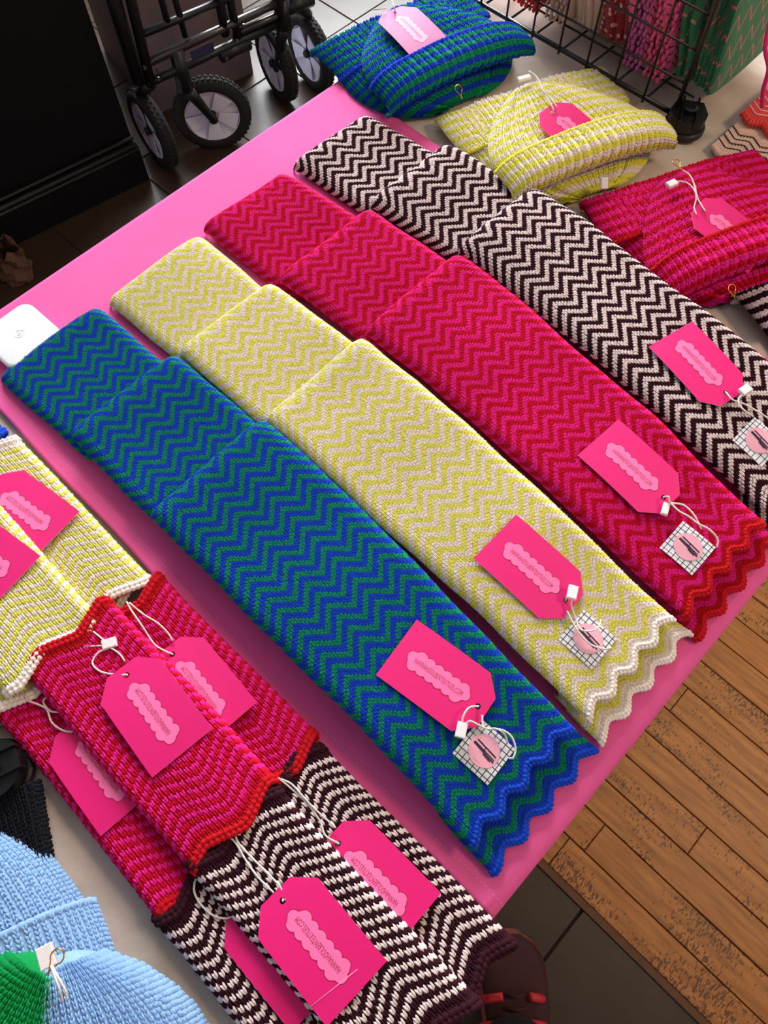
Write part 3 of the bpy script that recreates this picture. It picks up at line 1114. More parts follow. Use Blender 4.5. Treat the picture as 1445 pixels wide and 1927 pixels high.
def hang_tag(flat_px, end_px, z_flat, z_end, label, group, ink=True, roll=0.0, crease=False):
    """flat end and holed end given where they show in the photo; the card keeps its real size"""
    A, B = P(*flat_px, z_flat), P(*end_px, z_end)
    mid = (A + B) / 2
    dx = B - A
    dx /= np.linalg.norm(dx)
    dy = np.cross(EZ, dx); dy /= np.linalg.norm(dy)
    dz = np.cross(dx, dy)
    if roll:
        dy, dz = dy * math.cos(roll) + dz * math.sin(roll), dz * math.cos(roll) - dy * math.sin(roll)
    rz = math.atan2(dx[1], dx[0])
    rt = root('hang_tag', mid, label, 'hang tag', group, rz)

    def q(x, y, h=0.0):
        x, y = np.asarray(x, float), np.asarray(y, float)
        bend = -0.0016 * (x / (TAG_L / 2)) ** 2
        return mid + np.multiply.outer(x, dx) + np.multiply.outer(y, dy) + np.multiply.outer(bend + h, dz)

    l2, w2 = TAG_L / 2, TAG_W / 2
    ch, cw = 0.0150, 0.0150
    hx, hr = l2 - 0.0085, 0.0024
    # card with a punched hole: strips along x, hole zone filled round the hole
    th = 0.0006
    m = MB()
    xs = np.linspace(-l2, l2 - ch, 9)
    for h in (0.0, -th):
        G = np.stack([q(xs, np.full_like(xs, y), h) for y in (-w2, 0.0, w2)], 1)
        m.grid(G if h == 0 else G[:, ::-1])
        an = np.arange(16) * 2 * math.pi / 16
        ring = [(hx + hr * math.cos(a), hr * math.sin(a)) for a in an]
        poly = [(l2 - ch, -w2), (l2, -w2 + cw), (l2, w2 - cw), (l2 - ch, w2), (l2 - ch, 0.0)]

        def hit(a):
            d = (math.cos(a), math.sin(a))
            t_ = 9
            for i in range(5):
                p0, p1 = np.array(poly[i]), np.array(poly[(i + 1) % 5])
                e = p1 - p0
                den = d[0] * e[1] - d[1] * e[0]
                if abs(den) < 1e-12: continue
                r = p0 - np.array([hx, 0])
                tt = (r[0] * e[1] - r[1] * e[0]) / den
                uu = (r[0] * d[1] - r[1] * d[0]) / den
                if tt > 0 and -1e-9 <= uu <= 1 + 1e-9: t_ = min(t_, tt)
            return hx + t_ * d[0], t_ * d[1]
        extra = [math.atan2(p[1], p[0] - hx) for p in poly[:4]]
        allan = sorted(set([round(a % (2 * math.pi), 6) for a in list(an) + extra]))
        inn = np.array([(hx + hr * math.cos(a), hr * math.sin(a)) for a in allan])
        outp = np.array([hit(a) for a in allan])
        n = len(allan)
        V = np.concatenate([q(inn[:, 0], inn[:, 1], h), q(outp[:, 0], outp[:, 1], h)])
        F = [(i, n + i, n + (i + 1) % n, (i + 1) % n) for i in range(n)]
        if h != 0: F = [f[::-1] for f in F]
        m.add(V, F)
    o = m.out('card', rt, M_TAG, False)
    # pale cut edge
    rim = [(x, -w2) for x in xs] + [(l2, -w2 + cw), (l2, w2 - cw)] + [(x, w2) for x in xs[::-1]]
    rim = np.array(rim)
    Rt, Rb = q(rim[:, 0], rim[:, 1], 0.00002), q(rim[:, 0], rim[:, 1], -th)
    n = len(rim)
    MB().add(np.concatenate([Rt, Rb]), [(i, n + i, n + (i + 1) % n, (i + 1) % n) for i in range(n)]).out('cut_edge', o, M_EDGE, False)
    if crease:
        MB().tube([q(-l2 + 0.017, w2 - 0.001, 0.0001), q(-l2 + 0.011, -w2 * 0.35, 0.0001)], 0.00022, 5).out('crease', o, M_EDGE, True)
    if ink:
        cx = -0.003
        for nm, pts, mt, h in (('cloud_outline', CLOUD_OUT, M_INK, 0.00010), ('cloud_print', CLOUD_IN, M_CLOUD, 0.00018)):
            n = len(pts)
            sp = np.clip(pts[:, 0], -0.020, 0.020)
            V = np.concatenate([q(pts[:, 0] + cx, pts[:, 1], h), q(sp + cx, np.zeros(n), h)])
            F = [(i, (i + 1) % n, n + (i + 1) % n, n + i) for i in range(n)]
            MB().add(V, F).out(nm, o, mt, False)
        tv_ = q(TXT_V[:, 0] * 0.0470 + cx + 0.0003, TXT_V[:, 1] * 0.0046, 0.00026)
        MB().add(tv_, TXT_F).out('lettering', o, M_INK, False)
    hole = q(hx, 0.0, 0.0006)
    return rt, hole


def cord(rt, pts, r=0.00085, name='string'):
    """pts: (u, v, height above the table) or 3-D world arrays"""
    w_ = [np.asarray(p, float) if isinstance(p, np.ndarray) else P(p[0], p[1], p[2]) for p in pts]
    x = spline(w_, 9)
    d = np.concatenate([[0], np.cumsum(np.linalg.norm(np.diff(x, axis=0), axis=1))])
    rr = r * (1 + 0.12 * np.sin(d / 0.0022 * 2 * math.pi))
    return MB().tube(x, rr, 6).out(name, rt, M_STRING, True)


def clasp(rt, px, z, ang, size=(0.0062, 0.0042, 0.0022), lean=0.0):
    c = P(*px, z)
    a = ang
    ax = np.array([math.cos(a), math.sin(a), lean]); ax /= np.linalg.norm(ax)
    ay = np.cross(EZ, ax); ay /= np.linalg.norm(ay)
    az = np.cross(ax, ay)
    hx, hy, hz = size
    b = 0.0006
    V, F = [], []
    for z_, ins in ((-hz, b), (-hz + b, 0), (hz - b, 0), (hz, b)):
        for (i, j) in ((-1, -1), (1, -1), (1, 1), (-1, 1)):
            V.append(c + ax * i * (hx - ins) + ay * j * (hy - ins) + az * z_)
    for k in (0, 4, 8):
        F += [(k + i, k + (i + 1) % 4, k + 4 + (i + 1) % 4, k + 4 + i) for i in range(4)]
    F += [(3, 2, 1, 0), (12, 13, 14, 15)]
    return MB().add(V, F).out('clasp', rt, M_CLASP, False)


def img_ang(dx, dy):
    """world azimuth of an image direction, near the middle of the table"""
    a, b = P(722, 900, 0), P(722 + dx, 900 + dy, 0)
    return math.atan2(b[1] - a[1], b[0] - a[0])


GS, GW, GH = 'pink hang tags on the scarves', 'pink hang tags on the wrist warmers', 'pink hang tags on the beanies'


def top_z(key, px):
    p = P(px[0], px[1], 0.04)
    return SCARF_TOP[key](*ST(p)) - TZ


def scarf_tag(key, f_px, e_px, lab):
    return hang_tag(f_px, e_px, top_z(key, f_px) + 0.0048, top_z(key, e_px) + 0.0052, lab, GS)


zs = 0.0475
t1, h1 = scarf_tag('blue', (753, 1221), (909, 1336), 'pink hang tag lying on the blue and green scarf')
cord(t1, [h1 - EZ * 0.003, h1, (882, 1332, .051), (871, 1350, .051), (870, 1366, .049)])
cord(t1, [(873, 1366, .049), (884, 1357, .051), (900, 1364, .049), (918, 1372, .046), (932, 1371, .049), (948, 1380, .048), (955, 1396, .045)])
cord(t1, [(907, 1346, .046), (910, 1368, .046), (925, 1372, .047), (945, 1374, .049), (962, 1386, .048), (970, 1408, .046), (966, 1425, .045), (958, 1427, .043)])
clasp(t1, (868, 1374, ), .0485, img_ang(-0.3, 1))
t2, h2 = scarf_tag('yellow', (938, 1013), (1073, 1136), 'pink hang tag lying on the yellow and cream scarf')
cord(t2, [h2 - EZ * 0.003, h2, (1068, 1118, .052)])
cord(t2, [(1076, 1126, .051), (1075, 1140, .048), (1083, 1162, .046), (1092, 1184, .048), (1112, 1187, .049), (1126, 1180, .047), (1131, 1166, .044)])
cord(t2, [(1067, 1150, .045), (1078, 1172, .046), (1092, 1194, .047), (1112, 1213, .047), (1135, 1221, .046), (1150, 1219, .044)])
clasp(t2, (1077, 1115), .0505, img_ang(0.35, -1))
t3, h3 = scarf_tag('red', (1129, 823), (1260, 945), 'pink hang tag lying on the red and pink scarf')
cord(t3, [h3 - EZ * 0.003, h3, (1258, 935, .052), (1262, 946, .049), (1285, 950, .049), (1305, 968, .049), (1320, 996, .047)])
cord(t3, [(1262, 947, .049), (1278, 962, .050), (1296, 972, .050), (1313, 985, .050), (1334, 996, .050), (1350, 1014, .047), (1349, 1030, .044)])
clasp(t3, (1252, 958), .0455, img_ang(-0.45, 1), (0.0062, 0.003, 0.002))
t4, h4 = scarf_tag('maroon', (1265, 629), (1375, 747), 'pink hang tag lying on the maroon and white scarf')
cord(t4, [h4 - EZ * 0.003, h4, (1378, 752, .050), (1400, 760, .049), (1425, 774, .049), (1450, 790, .048)])
cord(t4, [(1400, 742, .050), (1391, 748, .050), (1390, 760, .050), (1400, 772, .050), (1418, 784, .047)])
clasp(t4, (1402, 734), .0505, img_ang(1, -0.6))


def cuff_z(key, px, z=0.03):
    p = P(px[0], px[1], z)
    try:
        return CUFF_TOP[key](*ST(p)) - TZ
    except Exception:
        return z


zB = ZB + 0.0072 + 0.0058
zA = ZA + 0.0072 + 0.0052
t5, h5 = hang_tag((342, 1415), (228, 1256), zB, zB + 0.002, 'pink hang tag in front on the topmost red wrist warmer', GW)
cord(t5, [h5 - EZ * 0.002, h5, (222, 1270, .037), (190, 1264, .036), (174, 1248, .034), (185, 1228, .034), (205, 1218, .034), (193, 1203, .035), (176, 1189, .034)])
cord(t5, [(176, 1189, .033), (154, 1183, .032), (139, 1195, .032), (140, 1208, .032), (160, 1216, .033), (198, 1216, .034), (222, 1228, .036), (235, 1244, .036)])
clasp(t5, (206, 1211), .0345, img_ang(1, -0.3))
t6, h6 = hang_tag((431, 1365), (313, 1217), zA + 0.003, zA + 0.001, 'pink hang tag on the red wrist warmer beside the pink hem', GW)
cord(t6, [h6 - EZ * 0.002, h6, (312, 1226, .024), (290, 1212, .024), (270, 1182, .026), (248, 1150, .030), (238, 1132, .030)])
cord(t6, [(325, 1206, .024), (315, 1190, .025), (296, 1172, .026), (270, 1156, .028), (243, 1134, .031)])
t7, h7 = hang_tag((246, 1523), (130, 1362), zA, zA, 'pink hang tag half tucked under the topmost red wrist warmer', GW)
cord(t7, [h7, (120, 1375, .022), (98, 1360, .022), (88, 1335, .022), (70, 1325, .022), (52, 1318, .022), (48, 1308, .022)])
cord(t7, [(115, 1340, .024), (95, 1338, .023), (82, 1322, .022), (86, 1312, .023)])
t8, h8 = hang_tag((779, 1737), (624, 1574), zA + 0.004, zA + 0.001, 'pink hang tag on the maroon wrist warmer beside the pink hem', GW)
cord(t8, [h8 - EZ * 0.002, h8, (612, 1572, .026), (602, 1545, .026), (578, 1512, .027), (555, 1490, .027), (535, 1473, .026), (523, 1464, .024)])
cord(t8, [(632, 1558, .026), (612, 1540, .027), (590, 1520, .028), (566, 1494, .029), (548, 1475, .028), (528, 1466, .025)])
t9, h9 = hang_tag((672, 1870), (518, 1678), zB, zB + 0.001, 'large pink hang tag in front on the topmost maroon wrist warmer', GW, crease=True)
cord(t9, [h9 - EZ * 0.002, h9, (533, 1690, .036), (528, 1670, .037), (500, 1640, .036), (470, 1610, .034), (448, 1585, .033), (440, 1562, .033)])
cord(t9, [(515, 1680, .036), (485, 1650, .035), (462, 1618, .034), (446, 1590, .033), (432, 1574, .032)])
clasp(t9, (446, 1554), .0300, img_ang(0.2, -1), (0.0066, 0.0046, 0.0022))
t10, h10 = hang_tag((594, 1868), (463, 1708), zA, zA, 'pink hang tag half hidden under the topmost maroon wrist warmer', GW)
cord(t10, [(446, 1720, .024), (425, 1728, .023), (400, 1722, .022), (378, 1702, .022), (366, 1680, .022), (366, 1662, .022), (370, 1652, .021)])
cord(t10, [(370, 1652, .021), (384, 1664, .023), (396, 1673, .025)])
t11, h11 = hang_tag((109, 1007), (-22, 908), zA + 0.001, zA, 'pink hang tag on the yellow wrist warmer beside the pink hem', GW)
t12, h12 = hang_tag((29, 1092), (-102, 992), zB, zB, 'pink hang tag cut off by the left edge on a yellow wrist warmer', GW)


# ================================================================== BEANIES
def ground_pt(c_st, across, h, z, ux):
    """hat frame -> world; ux = across direction in the table frame, height axis is ux turned left"""
    hx = np.array([-ux[1], ux[0]])
    return W(c_st[0] + ux[0] * across + hx[0] * h, c_st[1] + ux[1] * across + hx[1] * h, z)


def beanie(c_st, ux, yA, yB, yE, label, group, seed, half=0.104, hh=0.165, z0=BZ + 0.002, thick=0.026, cuff_h=0.056, cuff_t=0.031,
           boxy=1.8, ribs=31, row=0.0035, band=2, crown=True, name='knitted_beanie', body_from=0.0, front_round=True, sag=0.0):
    ph = np.random.RandomState(seed).uniform(0, 6.28, 6)
    ux = np.array(ux, float); ux /= np.linalg.norm(ux)
    rt = root(name, ground_pt(c_st, 0, hh * 0.4, z0, ux), label, 'beanie', group, math.atan2(ux[1], ux[0]))
    yarns = [yA, yB, yE]

    def halfw(h):
        k = np.clip((h - 0.035) / (hh - 0.035), 0, 1)
        return half * np.maximum(1 - k ** boxy, 0.0004) ** (0.7 if boxy < 2.2 else 0.45) * (1 - 0.03 * np.sin(h * 40 + ph[0]))

    def body(a, h):
        a, h = np.broadcast_arrays(np.asarray(a, float), np.asarray(h, float))
        ac = np.clip(a, -1.12, 1.12)
        an = ac * math.pi / 2 * 0.98
        x = np.sin(np.clip(an, -1.75, 1.75)) * halfw(h)
        kz = np.sqrt(np.maximum(1 - np.clip(h / hh, 0, 1) ** 4, 0.0))
        z = z0 + thick * kz * np.maximum(np.cos(an), -0.1) ** 1 * 0.0 + thick * kz * (1 - np.abs(np.sin(np.clip(an, -1.57, 1.57))) ** 4 * 0.9)
        z = z + (0.0010 * np.sin(34 * h + 30 * x + ph[1]) + 0.0009 * np.sin(60 * x - 25 * h + ph[2])) * kz
        # decreases: four shallow darts towards the crown
        d = np.clip((h - hh * 0.45) / (hh * 0.5), 0, 1)
        z = z - d * 0.0022 * (np.exp(-((a - 0.42) / 0.05) ** 2) + np.exp(-((a + 0.42) / 0.05) ** 2))
        z = z - sag * np.clip(h / hh, 0, 1) ** 2
        return ground_pt(c_st, x, h, np.maximum(z, z0 + 0.0005), ux)

    us = (np.arange(ribs) + 0.5) / ribs * 1.94 - 0.97
    nv = int((hh - body_from - 0.002) / row)
    vs = body_from + (np.arange(nv) + 0.5) * row

    def col(I, J):
        return (J // band) % 2
    du = 2 * half / ribs

    def sc_surf(f, k):
        return lambda u, v: f(np.asarray(u) / k, v)
    K = half * 1.25      # stretch so that u is in metres
    knit(rt, sc_surf(body, K), us * K, vs, col, yarns, du, row, 'crown', flip=1.0, height=0.42, leg=0.17, lenf=0.70, splay=0.225)

    if cuff_h > 0:
        R = cuff_t * 0.5

        def cuf(a, v):
            """v runs from the upper edge of the turned-up cuff (0) to the front and round below"""
            a, v = np.broadcast_arrays(np.asarray(a, float), np.asarray(v, float))
            an = np.clip(a, -1.08, 1.08) * math.pi / 2
            hw = (half + 0.006) * (1 - 0.012 * np.sin(50 * v + ph[3]))
            x = np.sign(an) * np.abs(np.sin(np.clip(an, -1.7, 1.7))) ** 0.94 * hw
            flat = cuff_h - R
            q = np.clip((v - flat) / R, 0, math.pi)
            h = np.where(v < flat, cuff_h - R - v, -R * np.sin(q)) + R
            drop = R * (1 - np.cos(q))
            side = np.abs(np.sin(np.clip(an, -1.57, 1.57))) ** 5
            ztop = z0 + cuff_t * (1 - 0.55 * side) + 0.0016 * np.sin(38 * x + ph[4])
            z = ztop - drop * (1 - 0.45 * side) - 0.004 * np.clip(1 - v / 0.012, 0, 1) * 0
            bow = 0.008 * (1 - np.cos(np.clip(an, -1.57, 1.57)))
            return ground_pt(c_st, x, h - bow, np.maximum(z, z0 + 0.0006), ux)
        vmax = cuff_h - R + R * 2.6
        nv = int(vmax / row)
        vs = (np.arange(nv) + 0.5) * row

        def col2(I, J):
            c = (J // band) % 2
            return np.where(J < 1, 2, c)
        us2 = (np.arange(ribs) + 0.5) / ribs * 2.0 - 1.0
        knit(rt, sc_surf(cuf, K), us2 * K, vs, col2, yarns, du, row, 'cuff', flip=-1.0, height=0.42, leg=0.17, lenf=0.72, splay=0.225)
        a = np.linspace(-1.0, 1.0, 120)
        x, rr = lumpy(cuf(a, np.full_like(a, 0.0)) - EZ * 0.0012, 0.0026, 0.006, 0.14)
        MB().tube(x, rr, 7).out('cuff_edge', rt, yE, True)

    def top(px, z=0.04):
        p = P(px[0], px[1], z)
        return p
    return rt, body


def beanie_pair(c_st, ux, yA, yB, yE, nm, where, seed, group):
    ux = np.array(ux, float); ux /= np.linalg.norm(ux)
    hx = np.array([-ux[1], ux[0]])
    # lower hat turned round: its cuff sticks out behind the crown of the upper one
    c2 = (c_st[0] + hx[0] * 0.168, c_st[1] + hx[1] * 0.168)
    beanie(c2, -ux, yA, yB, yE, '%s beanie underneath, %s' % (nm, where), group, seed + 50, half=0.115, hh=0.184,
           thick=0.021, cuff_h=0.072, cuff_t=0.0195, boxy=5.0, ribs=33)
    rt, body = beanie(c_st, ux, yA, yB, yE, '%s beanie lying on top, %s' % (nm, where), group, seed, half=0.107, hh=0.165,
                      z0=BZ + 0.0225, thick=0.0175, cuff_h=0.042, cuff_t=0.0315, boxy=1.7)
    return rt, body


GB = 'striped beanies along the wire rack'
hb1, _ = beanie_pair((-0.562, 0.722), (0.24, 0.97), Y_BLUE, Y_GREEN, Y_BLUE, 'blue and green striped', 'at the far corner of the pink cloth', 21, GB)
hb2, _ = beanie_pair((-0.343, 0.711), (0.36, 0.933), Y_CREAM, Y_YELLOW, Y_YELLOW, 'yellow and cream striped', 'between the blue and red beanies', 22, GB)
hb3, _ = beanie_pair((-0.122, 0.713), (0.41, 0.912), Y_RED, Y_PINK, Y_SCARLET, 'red and pink striped', 'below the yellow beanies', 23, GB)
beanie((-0.066, 0.790), (-0.41, -0.912), Y_MAROON, Y_PALE, Y_MAROON, 'maroon and white striped beanie cut off by the right edge', GB, 24, half=0.117, hh=0.160, cuff_h=0.062,
       thick=0.026, cuff_t=0.030, boxy=5.0, ribs=33)

zt = BZ + 0.0225 + 0.0290
tb1, hh1 = hang_tag((812, 90), (733, 12), zt - 0.001, zt - 0.003, 'pink hang tag lying on the blue and green beanie', GH)
cord(tb1, [hh1 - EZ * 0.002, hh1, (742, 14, zt + .003), (736, 0, zt + .002), (722, -14, zt)])
cord(tb1, [(727, 16, zt), (715, 17, zt), (702, 18, zt - .004)])
tb2, hh2 = hang_tag((1128, 288), (1036, 206), zt - 0.0135, zt + 0.000, 'pink hang tag tucked behind the yellow beanie cuff', GH)
cord(tb2, [hh2 - EZ * 0.002, hh2, (1040, 203, zt + .002), (1026, 178, zt), (1012, 150, zt - .006), (999, 138, zt - .012)])
cord(tb2, [(1048, 201, zt + .003), (1036, 185, zt + .002), (1020, 168, zt), (1010, 145, zt - .006), (995, 134, zt - .012)])
clasp(tb2, (986, 147), zt - 0.010, img_ang(1, -0.35), (0.0085, 0.0032, 0.002))
tb3, hh3 = hang_tag((1426, 476), (1322, 391), zt - 0.0165, zt + 0.000, 'pink hang tag tucked behind the red beanie cuff', GH)
cord(tb3, [hh3 - EZ * 0.002, hh3, (1326, 396, zt + .003), (1312, 372, zt + .002), (1307, 350, zt), (1298, 330, zt - .003), (1284, 320, zt - .006)])
cord(tb3, [(1310, 404, zt), (1306, 390, zt), (1310, 372, zt + .001), (1304, 354, zt), (1290, 343, zt - .003), (1272, 341, zt - .006)])
clasp(tb3, (1264, 346), zt - 0.005, img_ang(1, -0.5))


def pin(px, z, ang, label, tilt=0.0, white=False):
    """gold pear-shaped safety pin"""
    c = P(*px, z)
    ax = np.array([math.cos(ang), math.sin(ang), tilt]); ax /= np.linalg.norm(ax)
    ay = np.cross(EZ, ax); ay /= np.linalg.norm(ay)
    pts = []
    for k in np.linspace(-2.5, 2.5, 15):
        pts.append(c + ax * (0.006 + 0.0045 * math.cos(k)) + ay * 0.0045 * math.sin(k))
    pts = [c - ax * 0.006 + ay * 0.001] + pts + [c - ax * 0.006 - ay * 0.001]
    o = MB().tube(spline(pts, 3), 0.00055, 6).out('safety_pin', None, M_GOLD, True)
    return single(o, label, 'safety pin', 'gold safety pins on the beanies')


pin((1277, 312), zt - 0.004, img_ang(-0.3, -1), 'gold safety pin at the crown of the red beanie')
pin((866, 176), 0.040, img_ang(-0.5, -1), 'gold safety pin under the cuff of the blue beanie', 0.6)
pin((1380, 553), 0.024, img_ang(-0.5, -1), 'gold safety pin under the cuff of the red beanie', 0.6)
cl = clasp(None, (1137, 345), 0.030, img_ang(0.1, 1), (0.0062, 0.0040, 0.002), -0.8)
cl.name = 'tag_clasp'
single(cl, 'white plastic clasp hanging under the yellow beanie cuff', 'clasp')


# ================================================================== CARD READER
def rounded_rect(hx, hy, r, n=7):
    pts = []
    for (cx, cy, a0) in ((hx - r, hy - r, 0), (-hx + r, hy - r, 90), (-hx + r, -hy + r, 180), (hx - r, -hy + r, 270)):
        for k in range(n):
            a = math.radians(a0 + 90 * k / (n - 1))
            pts.append((cx + r * math.cos(a), cy + r * math.sin(a)))
    return np.array(pts)


def rounded_block(c, ax, ay, hx, hy, r, prof, mt, name, parent, smooth=True):
    """stack of rounded rectangles: prof = (inset, z)"""
    V, F = [], []
    n = None
    for (ins, z) in prof:
        p = rounded_rect(hx - ins, hy - ins, max(r - ins, 0.0005))
        n = len(p)
        V.append(np.asarray(c) + p[:, :1] * ax + p[:, 1:] * ay + EZ * z)
    m = len(prof)
    for i in range(m - 1):
        for k in range(n):
            l = (k + 1) % n
            F.append((i * n + k, i * n + l, (i + 1) * n + l, (i + 1) * n + k))
    F.append(tuple(range(n - 1, -1, -1)))
    F.append(tuple((m - 1) * n + k for k in range(n)))
    return MB().add(np.concatenate(V), F).out(name, parent, mt, smooth)


rc = W(-0.6385, 0.1025, HZ + 0.0004)
rr_ = root('card_reader', rc, 'white square contactless card reader on the pink cloth', 'card reader', None, 0.03)
rax, ray_ = np.array([math.cos(0.03), math.sin(0.03), 0]), np.array([-math.sin(0.03), math.cos(0.03), 0])
rounded_block(rc, rax, ray_, 0.0325, 0.0325, 0.0125, [(0.006, 0.0), (0.002, 0.002), (0.0012, 0.006)], mat('grey_reader_base', (150, 146, 158), rough=0.4), 'base', rr_)
bo = rounded_block(rc, rax, ray_, 0.0335, 0.0335, 0.013, [(0.002, 0.0058), (0.0004, 0.0075), (0.0, 0.0105), (0.0004, 0.0128), (0.0016, 0.0142), (0.0040, 0.0148)], M_WHITE, 'body', rr_)
rt_top = rc + EZ * 0.01486
for r0 in (0.0022,):
    MB().lathe(rt_top, EZ, [(r0, 0.0), (r0, 0.00012)], 18).out('contactless_mark', bo, M_GREYMARK)
arc = [rt_top + EZ * 0.0001 + 0.0046 * (rax * math.cos(a) + ray_ * math.sin(a)) for a in np.linspace(-2.2, 3.2, 26)]
MB().tube(arc, 0.00022, 5).out('contactless_mark', bo, M_GREYMARK, True)
arc = [rt_top + EZ * 0.0001 + (0.0052 + 0.0022 * k) * (rax * math.cos(1.9 - 0.25 * k) + ray_ * math.sin(1.9 - 0.25 * k)) for k in np.linspace(0, 1, 6)]
MB().tube(arc, 0.00022, 5).out('contactless_mark', bo, M_GREYMARK, True)


# ================================================================== WIRE RACK WITH FOLDED KNITS
def wire(parent, a, b, r, name='wire'):
    return MB().tube([a, b], r, 6).out(name, parent, M_BLACKM, True)


RT_, RS0, RS1 = 0.872, -0.700, -0.336
RT2 = RT_ + 0.36
RHH = 0.30
rk = root('wire_rack', W((RS0 + RS1) / 2, RT_ + 0.18, BZ), 'black wire grid rack holding folded knits on the beige cloth', 'rack')
zb = 0.016
wire(rk, W(RS0, RT_, zb), W(RS1, RT_, zb), 0.0034, 'frame_bar')
wire(rk, W(RS0, RT2, zb), W(RS1, RT2, zb), 0.0034, 'frame_bar')
wire(rk, W(RS1, RT_, zb), W(RS1, RT_, RHH), 0.0030, 'frame_bar')
wire(rk, W(RS0, RT_, zb), W(RS0, RT_, RHH), 0.0030, 'frame_bar')
wire(rk, W(RS0, RT_, RHH), W(RS1, RT_, RHH), 0.0030, 'frame_bar')
wire(rk, W(RS0, RT_, zb), W(RS0, RT2, zb), 0.0030, 'frame_bar')
wire(rk, W(RS0, RT2, zb), W(RS0, RT2, RHH), 0.0030, 'frame_bar')
wire(rk, W(RS0, RT2, RHH), W(RS0, RT_, RHH), 0.0030, 'frame_bar')
nw = 8
for k in range(1, nw):
    s_ = RS0 + (RS1 - RS0) * k / nw
    wire(rk, W(s_, RT_ - 0.002, zb - 0.006), W(s_, RT_ - 0.002, RHH), 0.0016)
    wire(rk, W(s_, RT_, zb - 0.004), W(s_, RT2, zb - 0.004), 0.0016)
for k in range(1, 7):
    z_ = zb + (RHH - zb) * k / 7
    wire(rk, W(RS0, RT_ + 0.001, z_), W(RS1, RT_ + 0.001, z_), 0.0016)
    wire(rk, W(RS0 - 0.002, RT_, z_), W(RS0 - 0.002, RT2, z_), 0.0016)
for k in range(1, 8):
    t_ = RT_ + (RT2 - RT_) * k / 8
    wire(rk, W(RS0, t_, zb - 0.001), W(RS1, t_, zb - 0.001), 0.0016)
    wire(rk, W(RS0, t_, zb), W(RS0, t_, RHH), 0.0016)


def rack_foot(parent, c, ang, name='corner_foot', sc=1.0):
    """round plastic corner connector: cup with a wedge-shaped upper shell and ribs"""
    m = MB()
    m.lathe(c, EZ, [(0.024 * sc, 0.0), (0.026 * sc, 0.002), (0.026 * sc, 0.008), (0.024 * sc, 0.010)], 28)
    o = m.out(name, parent, M_BLACKP, False)
    a = ang
    d = np.array([math.cos(a), math.sin(a), 0]); n = np.array([-d[1], d[0], 0])
    sh = []
    for k in np.linspace(-math.pi / 2, math.pi / 2, 11):
        sh.append(c + EZ * 0.010 + (d * math.cos(k) + n * math.sin(k)) * 0.023 * sc)
    sh += [c + EZ * 0.010 + n * 0.016 * sc - d * 0.020 * sc, c + EZ * 0.010 - n * 0.016 * sc - d * 0.020 * sc]
    MB().prism(sh, EZ * 0.016).out('shell', o, M_BLACKP, False)
    for w_ in (-0.009, 0.009):
        MB().box(c + EZ * 0.024 + n * w_ * sc, d * 0.023 * sc, n * 0.0013, EZ * 0.006).out('rib', o, M_BLACKP)
    MB().lathe(c + EZ * 0.02, EZ, [(0.009 * sc, 0), (0.009 * sc, 0.012), (0.006 * sc, 0.013)], 16).out('socket', o, M_BLACKP)
    return o


fc = P(1290, 228, BZ + 0.012); fc[2] = TZ + BZ
rack_foot(rk, fc, -math.pi / 2 + 0.5)


def pattern_mat(name, base, line, period, duty, lam, amp, axes=('X', 'Z'), dots=False, second=None):
    """knit coloured in zigzag lines (or flecks) fixed to the fabric"""
    if name in MATS: return MATS[name]
    m, nt, bs = base_mat(name)
    N, Lk = nt.nodes.new, nt.links.new
    tc = N('ShaderNodeTexCoord')
    sp = N('ShaderNodeSeparateXYZ')
    Lk(tc.outputs['Object'], sp.inputs[0])

    def mth(op, a, b=None):
        n = N('ShaderNodeMath'); n.operation = op
        for i, v in enumerate((a, b)):
            if v is None: continue
            if isinstance(v, (int, float)): n.inputs[i].default_value = v
            else: Lk(v, n.inputs[i])
        return n.outputs[0]
    U, Vv = sp.outputs[axes[0]], sp.outputs[axes[1]]
    f = mth('FRACT', mth('DIVIDE', U, lam))
    zz_ = mth('MULTIPLY', mth('ABSOLUTE', mth('SUBTRACT', f, 0.5)), amp * 2)
    g = mth('FRACT', mth('DIVIDE', mth('ADD', Vv, zz_), period))
    on = mth('LESS_THAN', g, duty)
    if dots:
        n_ = N('ShaderNodeTexVoronoi'); n_.inputs['Scale'].default_value = dots
        Lk(tc.outputs['Object'], n_.inputs['Vector'])
        on = mth('LESS_THAN', n_.outputs['Distance'], 0.30)
    fine = mth('SINE', mth('MULTIPLY', mth('ADD', Vv, zz_), 1400))
    mx = N('ShaderNodeMix'); mx.data_type = 'RGBA'
    Lk(on, mx.inputs['Factor'])
    mx.inputs['A'].default_value = lin(*base); mx.inputs['B'].default_value = lin(*line)
    Lk(mx.outputs['Result'], bs.inputs['Base Color'])
    bs.inputs['Roughness'].default_value = 0.9
    bs.inputs['Sheen Weight'].default_value = 0.2
    b = N('ShaderNodeBump'); b.inputs['Strength'].default_value = 0.5; b.inputs['Distance'].default_value = 0.0008
    Lk(fine, b.inputs['Height']); Lk(b.outputs[0], bs.inputs['Normal'])
    MATS[name] = m
    return m


